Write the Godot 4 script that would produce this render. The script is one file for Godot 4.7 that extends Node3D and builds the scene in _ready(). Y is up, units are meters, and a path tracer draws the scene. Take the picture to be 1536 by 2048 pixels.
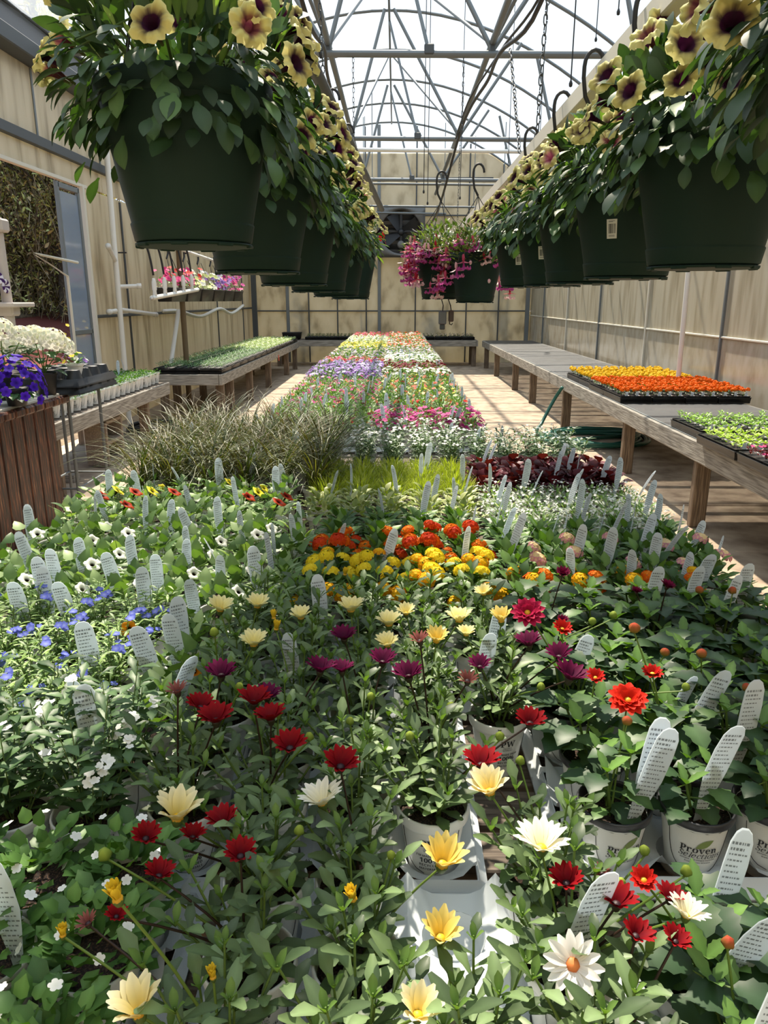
extends Node3D
# A plastic-roofed greenhouse: long centre benches of potted bedding plants, hanging baskets on two rails, side benches of seedling flats.
# P(x, height, distance) gives a point; the building runs along -z.

var rng := RandomNumberGenerator.new()
var M := {}
var names := {}
var taken := {}

class MB:
	var p := PackedVector3Array()
	var c := PackedColorArray()
	var u := PackedVector2Array()
	var i := PackedInt32Array()
	var tint := Color.WHITE
	func vert(a: Vector3, uv := Vector2.ZERO) -> int:
		p.append(a); c.append(tint); u.append(uv)
		return p.size() - 1
	func tri(a: int, b: int, d: int) -> void:
		i.append(a); i.append(b); i.append(d)
	func quad(a: int, b: int, d: int, e: int) -> void:
		tri(a, b, d); tri(a, d, e)
	func sheet(rows: int, cols: int) -> void:
		var s := p.size() - rows * cols
		for r in rows - 1:
			for k in cols - 1:
				var o := s + r * cols + k
				quad(o, o + cols, o + cols + 1, o + 1)
	func box(size: Vector3, at := Vector3.ZERO, bev := 0.004, turn := Basis()) -> void:
		var h := size * 0.5
		var b := minf(bev, minf(h.x, minf(h.y, h.z)) * 0.45)
		for ax in 3:
			for s in [-1.0, 1.0]:
				var o := [Vector2(-1, -1), Vector2(1, -1), Vector2(1, 1), Vector2(-1, 1)]
				var q := []
				for e in o:
					var w := Vector3()
					w[ax] = s * h[ax]
					w[(ax + 1) % 3] = e.x * (h[(ax + 1) % 3] - b)
					w[(ax + 2) % 3] = e.y * (h[(ax + 2) % 3] - b)
					q.append(vert(at + turn * w, Vector2(e.x, e.y) * 0.5 + Vector2(0.5, 0.5)))
				if s > 0: quad(q[0], q[3], q[2], q[1])
				else: quad(q[0], q[1], q[2], q[3])
		for ax in 3:
			for s in [-1.0, 1.0]:
				for t in [-1.0, 1.0]:
					var q := []
					for e in [[-1.0, 0], [1.0, 0], [1.0, 1], [-1.0, 1]]:
						var w := Vector3()
						w[ax] = e[0] * (h[ax] - b)
						w[(ax + 1) % 3] = s * (h[(ax + 1) % 3] - (0.0 if e[1] == 0 else b))
						w[(ax + 2) % 3] = t * (h[(ax + 2) % 3] - (b if e[1] == 0 else 0.0))
						q.append(vert(at + turn * w))
					if s * t > 0: quad(q[0], q[1], q[2], q[3])
					else: quad(q[0], q[3], q[2], q[1])
		for sx in [-1.0, 1.0]:
			for sy in [-1.0, 1.0]:
				for sz in [-1.0, 1.0]:
					var a := vert(at + turn * Vector3(sx * h.x, sy * (h.y - b), sz * (h.z - b)))
					var g := vert(at + turn * Vector3(sx * (h.x - b), sy * h.y, sz * (h.z - b)))
					var d := vert(at + turn * Vector3(sx * (h.x - b), sy * (h.y - b), sz * h.z))
					if sx * sy * sz > 0: tri(a, d, g)
					else: tri(a, g, d)
	func tube(path: Array, rad: Variant, seg := 8, caps := true) -> void:
		var n := path.size()
		var side := Vector3.ZERO
		var rows := []
		for k in n:
			var d: Vector3 = (path[mini(k + 1, n - 1)] - path[maxi(k - 1, 0)]).normalized()
			if side == Vector3.ZERO:
				side = d.cross(Vector3.UP if absf(d.y) < 0.9 else Vector3.RIGHT).normalized()
			side = (side - d * side.dot(d)).normalized()
			var up := d.cross(side)
			var r: float = rad[k] if rad is Array else rad
			for s in seg + 1:
				var a := TAU * s / seg
				vert(path[k] + (side * cos(a) + up * sin(a)) * r, Vector2(float(s) / seg, k))
		var st := p.size() - n * (seg + 1)
		for r in n - 1:
			for k in seg:
				var o := st + r * (seg + 1) + k
				quad(o, o + seg + 1, o + seg + 2, o + 1)
		if caps:
			for e in [0, n - 1]:
				var cc := vert(path[e])
				for k in seg:
					var o: int = st + e * (seg + 1) + k
					if e == 0: tri(cc, o, o + 1)
					else: tri(cc, o + 1, o)
	func lathe(prof: Array, seg := 24, at := Vector3.ZERO, around := Basis()) -> void:
		for q in prof:
			for s in seg + 1:
				var a := TAU * s / seg
				vert(at + around * Vector3(q[0] * cos(a), q[1], -q[0] * sin(a)), Vector2(float(s) / seg, q[1]))
		sheet(prof.size(), seg + 1)
	func mesh() -> ArrayMesh:
		var n := PackedVector3Array()
		n.resize(p.size())
		for k in range(0, i.size(), 3):
			var a := i[k]; var b := i[k + 1]; var d := i[k + 2]
			var f := (p[d] - p[a]).cross(p[b] - p[a])
			n[a] += f; n[b] += f; n[d] += f
		for k in n.size():
			n[k] = n[k].normalized() if n[k].length_squared() > 1e-20 else Vector3.UP
		var arr := []
		arr.resize(Mesh.ARRAY_MAX)
		arr[Mesh.ARRAY_VERTEX] = p; arr[Mesh.ARRAY_NORMAL] = n; arr[Mesh.ARRAY_COLOR] = c
		arr[Mesh.ARRAY_TEX_UV] = u; arr[Mesh.ARRAY_INDEX] = i
		var m := ArrayMesh.new()
		m.add_surface_from_arrays(Mesh.PRIMITIVE_TRIANGLES, arr)
		return m

func P(x: float, h: float, f: float) -> Vector3:
	return Vector3(x, h, -f)
func rr(a: float, b: float) -> float:
	return rng.randf_range(a, b)
func lin(hex: String) -> Color:
	return Color(hex).srgb_to_linear()
func shade(col: Color, k: float) -> Color:
	return Color(col.r * k, col.g * k, col.b * k)
# a frame whose y runs along dir and whose z leans towards up
func fr(at: Vector3, dir: Vector3, up: Vector3, s := 1.0) -> Transform3D:
	var y := dir.normalized()
	var z := up - y * up.dot(y)
	if z.length() < 0.02: z = y.cross(Vector3(0.8, 0.1, 0.5))
	z = z.normalized()
	return Transform3D(Basis(y.cross(z) * s, y * s, z * s), at)

# ---- nodes
func fresh(called: String) -> String:
	var k: int = names.get(called, 0)
	names[called] = k + 1
	return called if k == 0 else "%s_%03d" % [called, k]
func part(called: String, mesh: Mesh, m: Material, parent: Node3D, xf := Transform3D()) -> MeshInstance3D:
	var o := MeshInstance3D.new()
	o.name = called
	o.mesh = mesh
	o.material_override = m
	o.transform = xf
	parent.add_child(o, true)
	return o
func tag(o: Node3D, label: String, category: String, group := "", kind := "") -> void:
	if label: o.set_meta("label", label)
	if category: o.set_meta("category", category)
	if group: o.set_meta("group", group)
	if kind: o.set_meta("kind", kind)
func thing(called: String, label: String, category: String, at := Vector3.ZERO, group := "", kind := "") -> Node3D:
	var o := Node3D.new()
	o.name = fresh(called)
	o.position = at
	add_child(o)
	tag(o, label, category, group, kind)
	return o
func stuff(o: Node3D) -> Node3D:
	o.set_meta("kind", "stuff")
	return o
func copy_of(src: Node3D, called: String, label: String, category: String, at: Vector3, turn: float, group: String, s := 1.0) -> Node3D:
	var o: Node3D = src.duplicate()
	o.name = fresh(called)
	add_child(o)
	o.position = at
	o.rotation.y = turn
	o.scale = Vector3.ONE * s
	tag(o, label, category, group)
	return o
const ORD := ["first", "second", "third", "fourth", "fifth", "sixth", "seventh", "eighth", "ninth", "tenth", "eleventh", "twelfth", "thirteenth", "fourteenth", "fifteenth", "sixteenth", "seventeenth", "eighteenth", "nineteenth", "twentieth"]
func ordinal(k: int) -> String:
	return ORD[k] if k < ORD.size() else "%dth" % (k + 1)

# ---- materials
func plain(key: String, hex: String, rough := 0.5, metal := 0.0) -> StandardMaterial3D:
	var m := StandardMaterial3D.new()
	m.albedo_color = Color(hex)
	m.roughness = rough
	m.metallic = metal
	m.resource_name = key
	M[key] = m
	return m
func noise_tex(freq: float, cols: Array, size := 512, octaves := 5, kind := FastNoiseLite.TYPE_SIMPLEX_SMOOTH, sd := 1, normal := false) -> NoiseTexture2D:
	var n := FastNoiseLite.new()
	n.noise_type = kind
	n.frequency = freq
	n.fractal_octaves = octaves
	n.seed = sd
	var t := NoiseTexture2D.new()
	t.width = size; t.height = size
	t.seamless = true
	t.noise = n
	if normal:
		t.as_normal_map = true
		t.bump_strength = 6.0
	elif cols.size():
		var g := Gradient.new()
		var off := PackedFloat32Array()
		var cc := PackedColorArray()
		for k in cols.size():
			off.append(cols[k][0]); cc.append(Color(cols[k][1]))
		g.offsets = off; g.colors = cc
		t.color_ramp = g
	return t
func textured(key: String, t: Texture2D, scale: Vector3, rough := 0.8, world := true, bump: Texture2D = null, depth := 0.2) -> StandardMaterial3D:
	var m := plain(key, "ffffff", rough)
	m.albedo_texture = t
	m.uv1_triplanar = true
	m.uv1_world_triplanar = world
	m.uv1_scale = scale
	if bump:
		m.heightmap_enabled = true
		m.heightmap_texture = bump
		m.heightmap_scale = depth
	return m
func leafy(key: String, rough: float, back: Color, spec := 0.5) -> StandardMaterial3D:
	var m := plain(key, "ffffff", rough)
	m.vertex_color_use_as_albedo = true
	m.backlight_enabled = true
	m.backlight = back
	m.metallic_specular = spec
	return m

func materials() -> void:
	leafy("leaf", 0.46, Color(0.72, 0.78, 0.36), 0.45)
	leafy("petal", 0.6, Color(0.72, 0.72, 0.72), 0.25)
	var vc := plain("painted", "ffffff", 0.55); vc.vertex_color_use_as_albedo = true
	plain("white_plastic", "e2e3e0", 0.35)
	plain("tray_white", "ccd3d7", 0.28)
	plain("rim_dark", "34353a", 0.35)
	plain("pot_green", "22342e", 0.5).metallic_specular = 0.22
	plain("pot_black", "1b1c1e", 0.45)
	plain("ink", "26272a", 0.6)
	plain("ink_green", "7d8f52", 0.6)
	plain("steel", "73797b", 0.5, 0.35)
	plain("steel_dark", "4c5052", 0.55, 0.3)
	plain("gutter", "6d6e70", 0.55, 0.4)
	plain("pvc", "dedcd5", 0.4)
	plain("cable", "1d1e20", 0.5)
	plain("hose", "1f5a4e", 0.38)
	plain("fan_grey", "6b6c6b", 0.55, 0.3)
	plain("fan_dark", "25272a", 0.5)
	plain("tag_edge", "d9dfe2", 0.45)
	plain("ribbon", "f0624a", 0.6)
	plain("shelf_beige", "b9aea6", 0.5)
	plain("paint_cream", "cfcabb", 0.6)
	var conc := noise_tex(0.012, [[0.0, "786755"], [0.3, "958370"], [0.55, "a89681"], [1.0, "b8a78f"]], 1024, 6)
	textured("concrete", conc, Vector3.ONE * 0.33, 0.85, true, noise_tex(0.05, [], 512, 5), 0.15)
	textured("block", noise_tex(0.08, [[0.0, "6f6357"], [0.5, "8c7f70"], [1.0, "9d9080"]], 256, 5), Vector3.ONE * 2.0, 0.9, true, noise_tex(0.2, [], 256, 3), 0.4)
	var soil := noise_tex(0.09, [[0.0, "0c0807"], [0.45, "1f1611"], [0.62, "3b2a20"], [0.8, "5b4433"], [1.0, "8b7a68"]], 256, 4, FastNoiseLite.TYPE_SIMPLEX, 4)
	textured("soil", soil, Vector3.ONE * 9.0, 0.95, true, soil, 0.5)
	var grey_wood := noise_tex(0.02, [[0.0, "645f57"], [0.4, "88837a"], [0.6, "9b968c"], [1.0, "b3aea4"]], 512, 5, FastNoiseLite.TYPE_SIMPLEX_SMOOTH, 7)
	var wood_bump := noise_tex(0.03, [], 512, 4, FastNoiseLite.TYPE_SIMPLEX_SMOOTH, 9)
	textured("wood_x", grey_wood, Vector3(0.35, 7, 7), 0.85, true, wood_bump, 0.12)
	textured("wood_y", noise_tex(0.02, [[0.0, "4d4136"], [0.45, "6c5c4c"], [0.65, "806f5c"], [1.0, "978773"]], 512, 5, FastNoiseLite.TYPE_SIMPLEX_SMOOTH, 8), Vector3(7, 0.35, 7), 0.85, true, wood_bump, 0.12)
	textured("wood_z", grey_wood, Vector3(7, 7, 0.35), 0.85, true, wood_bump, 0.12)
	var stain := noise_tex(0.018, [[0.0, "0d0503"], [0.36, "29100a"], [0.55, "4a2213"], [0.7, "66351e"], [0.85, "8a5a38"], [1.0, "b08c66"]], 512, 6, FastNoiseLite.TYPE_SIMPLEX_SMOOTH, 12)
	textured("wood_stained", stain, Vector3(5, 0.5, 5), 0.45, true, wood_bump, 0.15)
	textured("plank_dark", noise_tex(0.02, [[0.0, "3d352e"], [0.5, "63594f"], [1.0, "857a6d"]], 512, 5, FastNoiseLite.TYPE_SIMPLEX_SMOOTH, 15), Vector3(0.4, 7, 7), 0.9, true, wood_bump, 0.12)
	# wall sheets: cream twin-wall plastic with long dirt runs
	var streak := noise_tex(0.016, [[0.0, "a49a82"], [0.25, "bfb59d"], [0.45, "d0c8b2"], [1.0, "dad3c1"]], 512, 5, FastNoiseLite.TYPE_SIMPLEX_SMOOTH, 21)
	for k in [["sheet_left", "ffffff", 0.95], ["sheet_right", "e9e9e9", 0.72], ["sheet_back", "f4f4f4", 0.84]]:
		var m := textured(k[0], streak, Vector3(0.55, 0.07, 0.55) if k[0] != "sheet_back" else Vector3(0.3, 0.16, 0.3), 0.35)
		m.albedo_color = Color(k[1])
		m.backlight_enabled = true
		m.backlight = Color(k[2], k[2], k[2] * 0.97)
	var low := textured("sheet_low", noise_tex(0.012, [[0.0, "a89c86"], [0.5, "bfb6a3"], [1.0, "cac4b6"]], 512, 4, FastNoiseLite.TYPE_SIMPLEX_SMOOTH, 23), Vector3(0.7, 0.4, 0.7), 0.16)
	low.backlight_enabled = true
	low.backlight = Color(0.6, 0.59, 0.56)
	var film := plain("film", "dfeaf4", 0.12)
	film.transparency = BaseMaterial3D.TRANSPARENCY_ALPHA
	film.albedo_color.a = 0.22
	film.metallic_specular = 0.25
	film.backlight_enabled = true
	film.backlight = Color(0.6, 0.63, 0.67)
	var pane := plain("door_pane", "8fa0b4", 0.12)
	pane.transparency = BaseMaterial3D.TRANSPARENCY_ALPHA
	pane.albedo_color.a = 0.62
	textured("earth", noise_tex(0.03, [[0.0, "3b2f25"], [0.5, "5f4f3d"], [0.75, "7a6a50"], [1.0, "8f8664"]], 512, 5, FastNoiseLite.TYPE_SIMPLEX_SMOOTH, 31), Vector3.ONE * 0.3, 0.95)
	textured("mulch", noise_tex(0.08, [[0.0, "3a130d"], [0.5, "6a261a"], [1.0, "8c4030"]], 256, 4, FastNoiseLite.TYPE_SIMPLEX, 33), Vector3.ONE * 1.5, 0.95)
	textured("bark", noise_tex(0.05, [[0.0, "2b241d"], [0.5, "4b4034"], [1.0, "6f6353"]], 256, 4, FastNoiseLite.TYPE_SIMPLEX, 35), Vector3(3, 0.6, 3), 0.95)
	# plant-tag print: rows of small dark strokes under a heading
	var im := Image.create(96, 256, false, Image.FORMAT_RGB8)
	im.fill(Color("e6edf3"))
	for row in range(26, 250, 11):
		var x := 12
		var to := rng.randi_range(60, 84)
		while x < to:
			var w := rng.randi_range(4, 12)
			im.fill_rect(Rect2i(x, row, w, 3 if row > 40 else 5), Color("8d949b"))
			x += w + 4
	var tm := plain("tag_print", "ffffff", 0.4)
	tm.albedo_texture = ImageTexture.create_from_image(im)
	tm.backlight_enabled = true
	tm.backlight = Color(0.86, 0.88, 0.9)
	# barcode sticker
	var bc := Image.create(96, 128, false, Image.FORMAT_RGB8)
	bc.fill(Color("d9d9d4"))
	for y in [10, 16, 104, 112]:
		bc.fill_rect(Rect2i(18, y, 58 if y != 16 else 40, 3), Color("55565a"))
	var bx := 16
	while bx < 78:
		var w := rng.randi_range(2, 6)
		bc.fill_rect(Rect2i(bx, 30, w, 64), Color("1c1d20"))
		bx += w + rng.randi_range(2, 5)
	var bm := plain("barcode", "ffffff", 0.4)
	bm.albedo_texture = ImageTexture.create_from_image(bc)
	# expanded metal of the right bench: a fine dark diamond weave
	var ex := Image.create(64, 64, false, Image.FORMAT_RGBA8)
	for y in 64:
		for x in 64:
			var a := absf(fposmod(x / 32.0 + y / 32.0, 1.0) - 0.5)
			var b := absf(fposmod(x / 32.0 - y / 32.0, 1.0) - 0.5)
			ex.set_pixel(x, y, Color("6c6e70") if minf(a, b) < 0.17 else Color(0.3, 0.3, 0.3, 0))
	var em := plain("expanded_metal", "ffffff", 0.5, 0.5)
	em.albedo_texture = ImageTexture.create_from_image(ex)
	em.transparency = BaseMaterial3D.TRANSPARENCY_ALPHA_SCISSOR
	em.alpha_scissor_threshold = 0.5

# ---- leaves and flowers (shared meshes)
func leaf(L: float, W: float, col: Color, prof: Array, bend := 0.5, cup := 0.25, teeth := 0.0, vein := 1.25, tip: Variant = null) -> ArrayMesh:
	var m := MB.new()
	var n := prof.size()
	var y := 0.0
	var z := 0.0
	var ang := 0.0
	for r in n:
		var t := float(r) / (n - 1)
		var w: float = W * 0.5 * prof[r] * (1.0 + (teeth if r % 2 == 1 else -teeth))
		var c: Color = col if tip == null else col.lerp(tip, t)
		m.tint = c
		m.vert(Vector3(-w, y, z + cup * w), Vector2(0, t))
		m.tint = shade(c, vein)
		m.vert(Vector3(0, y, z), Vector2(0.5, t))
		m.tint = c
		m.vert(Vector3(w, y, z + cup * w), Vector2(1, t))
		y += cos(ang) * L / (n - 1)
		z -= sin(ang) * L / (n - 1)
		ang += bend / (n - 1)
	m.sheet(n, 3)
	return m.mesh()
const LANCE := [0.25, 0.45, 0.75, 1.0, 0.85, 0.08]
const OVATE := [0.12, 0.8, 1.0, 0.85, 0.5, 0.04]
const SPOON := [0.22, 0.32, 0.7, 0.98, 0.92, 0.3]
const ROUND := [0.2, 0.32, 0.66, 0.92, 1.0, 0.9, 0.6, 0.08]
const SERRATE := [0.1, 0.5, 0.74, 0.93, 1.0, 0.98, 0.88, 0.7, 0.42, 0.03]
const HEART := [0.7, 1.0, 0.82, 0.6, 0.34, 0.02]
const BROAD := [0.1, 0.62, 0.9, 1.0, 0.92, 0.78, 0.5, 0.03]
const BLADE := [0.8, 1.0, 0.95, 0.8, 0.55, 0.05]
const PETAL := [0.4, 0.72, 0.95, 1.0, 0.8, 0.22]

class Bunch:
	var st := SurfaceTool.new()
	var n := 0
	func _init() -> void: st.begin(Mesh.PRIMITIVE_TRIANGLES)
	func add(m: Mesh, xf: Transform3D) -> void:
		st.append_from(m, 0, xf)
		n += 1
	func mesh() -> ArrayMesh: return st.commit()
# leaves either as parts of their own or as one mass
func put(leaves: Array, called: String, m: Material, parent: Node3D, split: bool) -> void:
	if leaves.is_empty(): return
	if split:
		for l in leaves: part(called, l[0], m, parent, l[1])
		return
	var b := Bunch.new()
	for l in leaves: b.add(l[0], l[1])
	stuff(part("foliage" if called == "leaf" else "blossom_mass", b.mesh(), m, parent))

# a daisy: petals round the y axis, leaning from it by a
func daisy(n: int, L: float, W: float, a: float, base: Color, tip: Color, layers := 1, bend := 0.35) -> ArrayMesh:
	var b := Bunch.new()
	for lay in layers:
		var pet := leaf(L * (1.0 - 0.2 * lay), W, base, PETAL, bend, 0.35, 0.0, 0.9, tip)
		for k in n:
			var f := TAU * (k + 0.5 * lay) / n + rr(-0.06, 0.06)
			var aa := a - 0.33 * lay + rr(-0.1, 0.1)
			var d := Vector3(cos(f) * sin(aa), cos(aa), sin(f) * sin(aa))
			b.add(pet, fr(Vector3(cos(f), 0, sin(f)) * L * 0.1, d, Vector3(-cos(f) * cos(aa), sin(aa), -sin(f) * cos(aa)), rr(0.92, 1.05)))
	return b.mesh()
func dome(r: float, h: float, col: Color, top: Color, seg := 12) -> ArrayMesh:
	var m := MB.new()
	for k in 5:
		var t := k / 4.0
		m.tint = col.lerp(top, t)
		for s in seg + 1:
			var a := TAU * s / seg
			var q := r * cos(t * PI / 2) * (1.0 + 0.08 * (s % 2))
			m.vert(Vector3(q * cos(a), h * sin(t * PI / 2), -q * sin(a)))
	m.sheet(5, seg + 1)
	return m.mesh()
# a ruffled funnel of five lobes opening along y
func trumpet(R: float, depth: float, cols: Array, ruffle := 0.12, flat := 0.0, star := false) -> ArrayMesh:
	var m := MB.new()
	var rad := [0.08, 0.12, 0.2, 0.4, 0.62, 0.84, 1.0]
	var hgt := [-1.0, -0.55, -0.2, 0.0, 0.1, 0.12, 0.06 - flat]
	for k in 7:
		for s in 41:
			var a := TAU * s / 40.0
			var v := cos(5 * a)
			m.tint = cols[k]
			if star and k in [3, 4, 5]: m.tint = cols[k].lerp(cols[2], maxf(0.0, -v) * [0.9, 0.75, 0.25][k - 3])
			var q: float = R * rad[k] * (1.0 + 0.1 * v * rad[k] * rad[k] + (0.035 * sin(17 * a) if k == 6 else 0.0))
			m.vert(Vector3(q * cos(a), depth * hgt[k] + R * ruffle * rad[k] * rad[k] * (sin(13 * a) * 0.45 * rad[k] + 0.5 * v - (0.5 if k == 6 else 0.0)), q * sin(a)))
	m.sheet(7, 41)
	return m.mesh()
# a small flat flower with rounded lobes
func disc(R: float, lobes: int, eye: Color, rim: Color, cup := 0.25) -> ArrayMesh:
	var m := MB.new()
	m.tint = eye
	var c := m.vert(Vector3.ZERO)
	var n := lobes * 5
	for ring in 2:
		m.tint = eye.lerp(rim, 0.65 if ring == 0 else 1.0)
		for s in n + 1:
			var a := TAU * s / n
			var q := R * (0.5 if ring == 0 else 0.7 + 0.3 * sqrt(absf(sin(lobes * a / 2.0))))
			m.vert(Vector3(q * cos(a), cup * q * (1.0 if ring == 0 else 0.6), q * sin(a)))
	for s in n:
		m.tri(c, c + 1 + s, c + 2 + s)
		m.quad(c + 1 + s, c + n + 2 + s, c + n + 3 + s, c + 2 + s)
	return m.mesh()
# small flowers set over a dome, as a lantana or hydrangea head
func head(r: float, h: float, florets: Array, n: int, s0 := 1.0, full := 0.5) -> ArrayMesh:
	var b := Bunch.new()
	for k in n:
		var t := sqrt((k + 0.5) / n) * PI * full
		var f := k * 2.39996
		var d := Vector3(cos(f) * sin(t), cos(t), sin(f) * sin(t))
		var fl: Mesh = florets[mini(int(florets.size() * (1.0 - float(k) / n) + rr(-0.4, 0.4)), florets.size() - 1)]
		b.add(fl, upright(Vector3(d.x * r, d.y * h, d.z * r), d, s0 * rr(0.85, 1.15)))
	return b.mesh()
# a frame whose y axis is n
func upright(at: Vector3, n: Vector3, s := 1.0) -> Transform3D:
	var y := n.normalized()
	var x := y.cross(Vector3(0.31, 0.2, 0.93)).normalized().rotated(y, rr(0, TAU))
	return Transform3D(Basis(x * s, y * s, x.cross(y) * s), at)
func bud(r: float, h: float, col: Color, tip: Color) -> ArrayMesh:
	var m := MB.new()
	var pr := [[0.35, 0.0], [0.95, 0.22], [1.0, 0.5], [0.8, 0.75], [0.45, 0.93], [0.02, 1.0]]
	for k in 6:
		m.tint = col.lerp(tip, k / 5.0)
		for s in 11:
			var a := TAU * s / 10
			var q: float = r * pr[k][0] * (1.0 + (0.1 if s % 2 == 0 else -0.08))
			m.vert(Vector3(q * cos(a), h * pr[k][1], -q * sin(a)))
	m.sheet(6, 11)
	return m.mesh()
func stalk(a: Vector3, b: Vector3, r0: float, r1: float, col: Color, lean := 0.3, seg := 5) -> MB:
	var m := MB.new()
	m.tint = col
	var pts := []
	var rad := []
	for k in 6:
		var t := k / 5.0
		var q := a.lerp(b, t)
		q.x = lerpf(a.x, b.x, pow(t, 1.0 + lean)); q.z = lerpf(a.z, b.z, pow(t, 1.0 + lean))
		pts.append(q); rad.append(lerpf(r0, r1, t))
	m.tube(pts, rad, seg)
	return m
func greens(hexes: Array, L: float, W: float, prof: Array, bend: float, cup := 0.25, teeth := 0.0, vein := 1.25, tip := "") -> Array:
	var out := []
	for h in hexes:
		out.append(leaf(L * rr(0.9, 1.1), W * rr(0.9, 1.1), lin(h), prof, bend * rr(0.6, 1.4), cup, teeth, vein, null if tip == "" else lin(tip)))
	return out
func pick(a: Array) -> Variant:
	return a[rng.randi() % a.size()]

# ---- pots
var pot_mesh := {}
func lettering(s: String, size: float, font: SystemFont, R0: float, R1: float, H0: float, y: float, ang: float, shear := 0.0) -> ArrayMesh:
	# TextMesh bent round the pot's cone
	var t := TextMesh.new()
	t.text = s
	t.font = font
	t.font_size = 32
	t.pixel_size = size / 32.0
	t.depth = 0.0
	var arr := t.get_mesh_arrays()
	var pos: PackedVector3Array = arr[Mesh.ARRAY_VERTEX]
	var m := MB.new()
	for q in pos:
		var yy := q.y + y
		var R := lerpf(R0, R1, yy / H0) + 0.0006
		var a := ang - (q.x + shear * q.y) / R
		m.vert(Vector3(R * cos(a), yy, R * sin(a)))
	var idx: PackedInt32Array = arr[Mesh.ARRAY_INDEX] if arr[Mesh.ARRAY_INDEX] != null else PackedInt32Array(range(pos.size()))
	for k in range(0, idx.size() - 2, 3): m.tri(idx[k], idx[k + 1], idx[k + 2])
	return m.mesh()
func pots() -> void:
	for kind in ["white", "dark_rim"]:
		var m := MB.new()
		m.lathe([[0.0, 0.0], [0.036, 0.0], [0.037, 0.002], [0.0385, 0.02], [0.0505, 0.098]], 28)
		if kind == "white":
			m.lathe([[0.0505, 0.098], [0.0555, 0.1], [0.0565, 0.104], [0.0568, 0.115], [0.0558, 0.118], [0.0535, 0.118], [0.0525, 0.115], [0.0505, 0.098]], 28)
		else:
			m.lathe([[0.0505, 0.098], [0.0545, 0.106], [0.0535, 0.106], [0.0505, 0.1]], 28)
		# the curved seam of the printed panel
		pot_mesh[kind] = m.mesh()
	var r := MB.new()
	r.lathe([[0.0535, 0.105], [0.0565, 0.106], [0.0572, 0.109], [0.0572, 0.116], [0.056, 0.1185], [0.0535, 0.1185], [0.0525, 0.115], [0.051, 0.1]], 28)
	pot_mesh["rim"] = r.mesh()
	var s := MB.new()
	for k in 5:
		for a in 17:
			var q := 0.052 * (1.0 - k / 4.0)
			s.vert(Vector3(q * cos(TAU * a / 16), 0.1 + (rr(-0.003, 0.006) if k > 0 and a < 16 else 0.0), q * sin(TAU * a / 16)))
	s.sheet(5, 17)
	pot_mesh["soil"] = s.mesh()
	var seam := MB.new()
	for side in [-1.0, 1.0]:
		var pts := []
		for k in 9:
			var t := k / 8.0
			var y := lerpf(0.094, 0.018, sqrt(t))
			pts.append([y, side * 1.02 * sqrt(1.0 - t * t * 0.96)])
		var path := []
		for q in pts:
			var R := lerpf(0.0372, 0.0505, q[0] / 0.098) + 0.0002
			path.append(Vector3(R * cos(PI / 2 - q[1]), q[0], R * sin(PI / 2 - q[1])))
		seam.tube(path, 0.0005, 4)
	pot_mesh["seam"] = seam.mesh()
	var serif := SystemFont.new(); serif.font_names = PackedStringArray(["Droid Serif"]); serif.font_weight = 700
	var light := SystemFont.new(); light.font_names = PackedStringArray(["Droid Serif"])
	var sans := SystemFont.new(); sans.font_names = PackedStringArray(["Droid Sans"]); sans.font_weight = 700
	var b := Bunch.new()
	var A := PI / 2
	for q in [["Proven", 0.0155, serif, 0.066, 0.0, A + 0.03], ["Selections", 0.0135, light, 0.055, 0.28, A - 0.06], ["Genetic and Unique Varieties", 0.0038, sans, 0.047, 0.0, A], ["from Proven Winners", 0.0038, sans, 0.042, 0.0, A]]:
		b.add(lettering(q[0], q[1], q[2], 0.0372, 0.0505, 0.098, q[3], q[5], q[4]), Transform3D())
	pot_mesh["print_selections"] = b.mesh()
	var g := MB.new()
	for k in 7:
		var t := k / 6.0
		for e: float in [-1.0, 1.0]:
			var w := 0.0062 * sin(PI * minf(t * 0.95 + 0.05, 1.0)) * e
			var along := Vector2(lerpf(-0.012, 0.012, t), lerpf(0.07, 0.087, t)) + Vector2(-0.58, 0.8) * w
			var R := lerpf(0.0372, 0.0505, along.y / 0.098) + 0.0005
			var a := A - (along.x + 0.006) / R
			g.vert(Vector3(R * cos(a), along.y, R * sin(a)))
	g.sheet(7, 2)
	pot_mesh["print_leaf"] = g.mesh()
	var w := Bunch.new()
	for q in [["PW", 0.017, serif, 0.078], ["PROVEN", 0.0042, light, 0.0685], ["WINNERS", 0.0042, light, 0.064], ["I'M MADE FROM", 0.0055, sans, 0.0545], ["100%", 0.0125, sans, 0.0455], ["RECYCLED", 0.0068, sans, 0.036], ["MATERIALS", 0.006, sans, 0.0285]]:
		w.add(lettering(q[0], q[1], q[2], 0.0372, 0.0505, 0.098, q[3], A), Transform3D())
	pot_mesh["print_winners"] = w.mesh()
func make_pot(o: Node3D, kind: String, print := true) -> void:
	var turn := Transform3D(Basis(Vector3.UP, rr(-0.15, 0.15)), Vector3.ZERO)
	var p := part("pot", pot_mesh[kind], M.white_plastic, o, turn)
	if kind == "dark_rim": part("rim", pot_mesh.rim, M.rim_dark, p)
	if print:
		part("print", pot_mesh["print_selections" if kind == "dark_rim" else "print_winners"], M.ink, p)
		part("seam", pot_mesh.seam, M.ink, p)
		if kind == "dark_rim": part("leaf_emblem", pot_mesh.print_leaf, M.ink_green, p)
	part("soil", pot_mesh.soil, M.soil, o)

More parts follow.
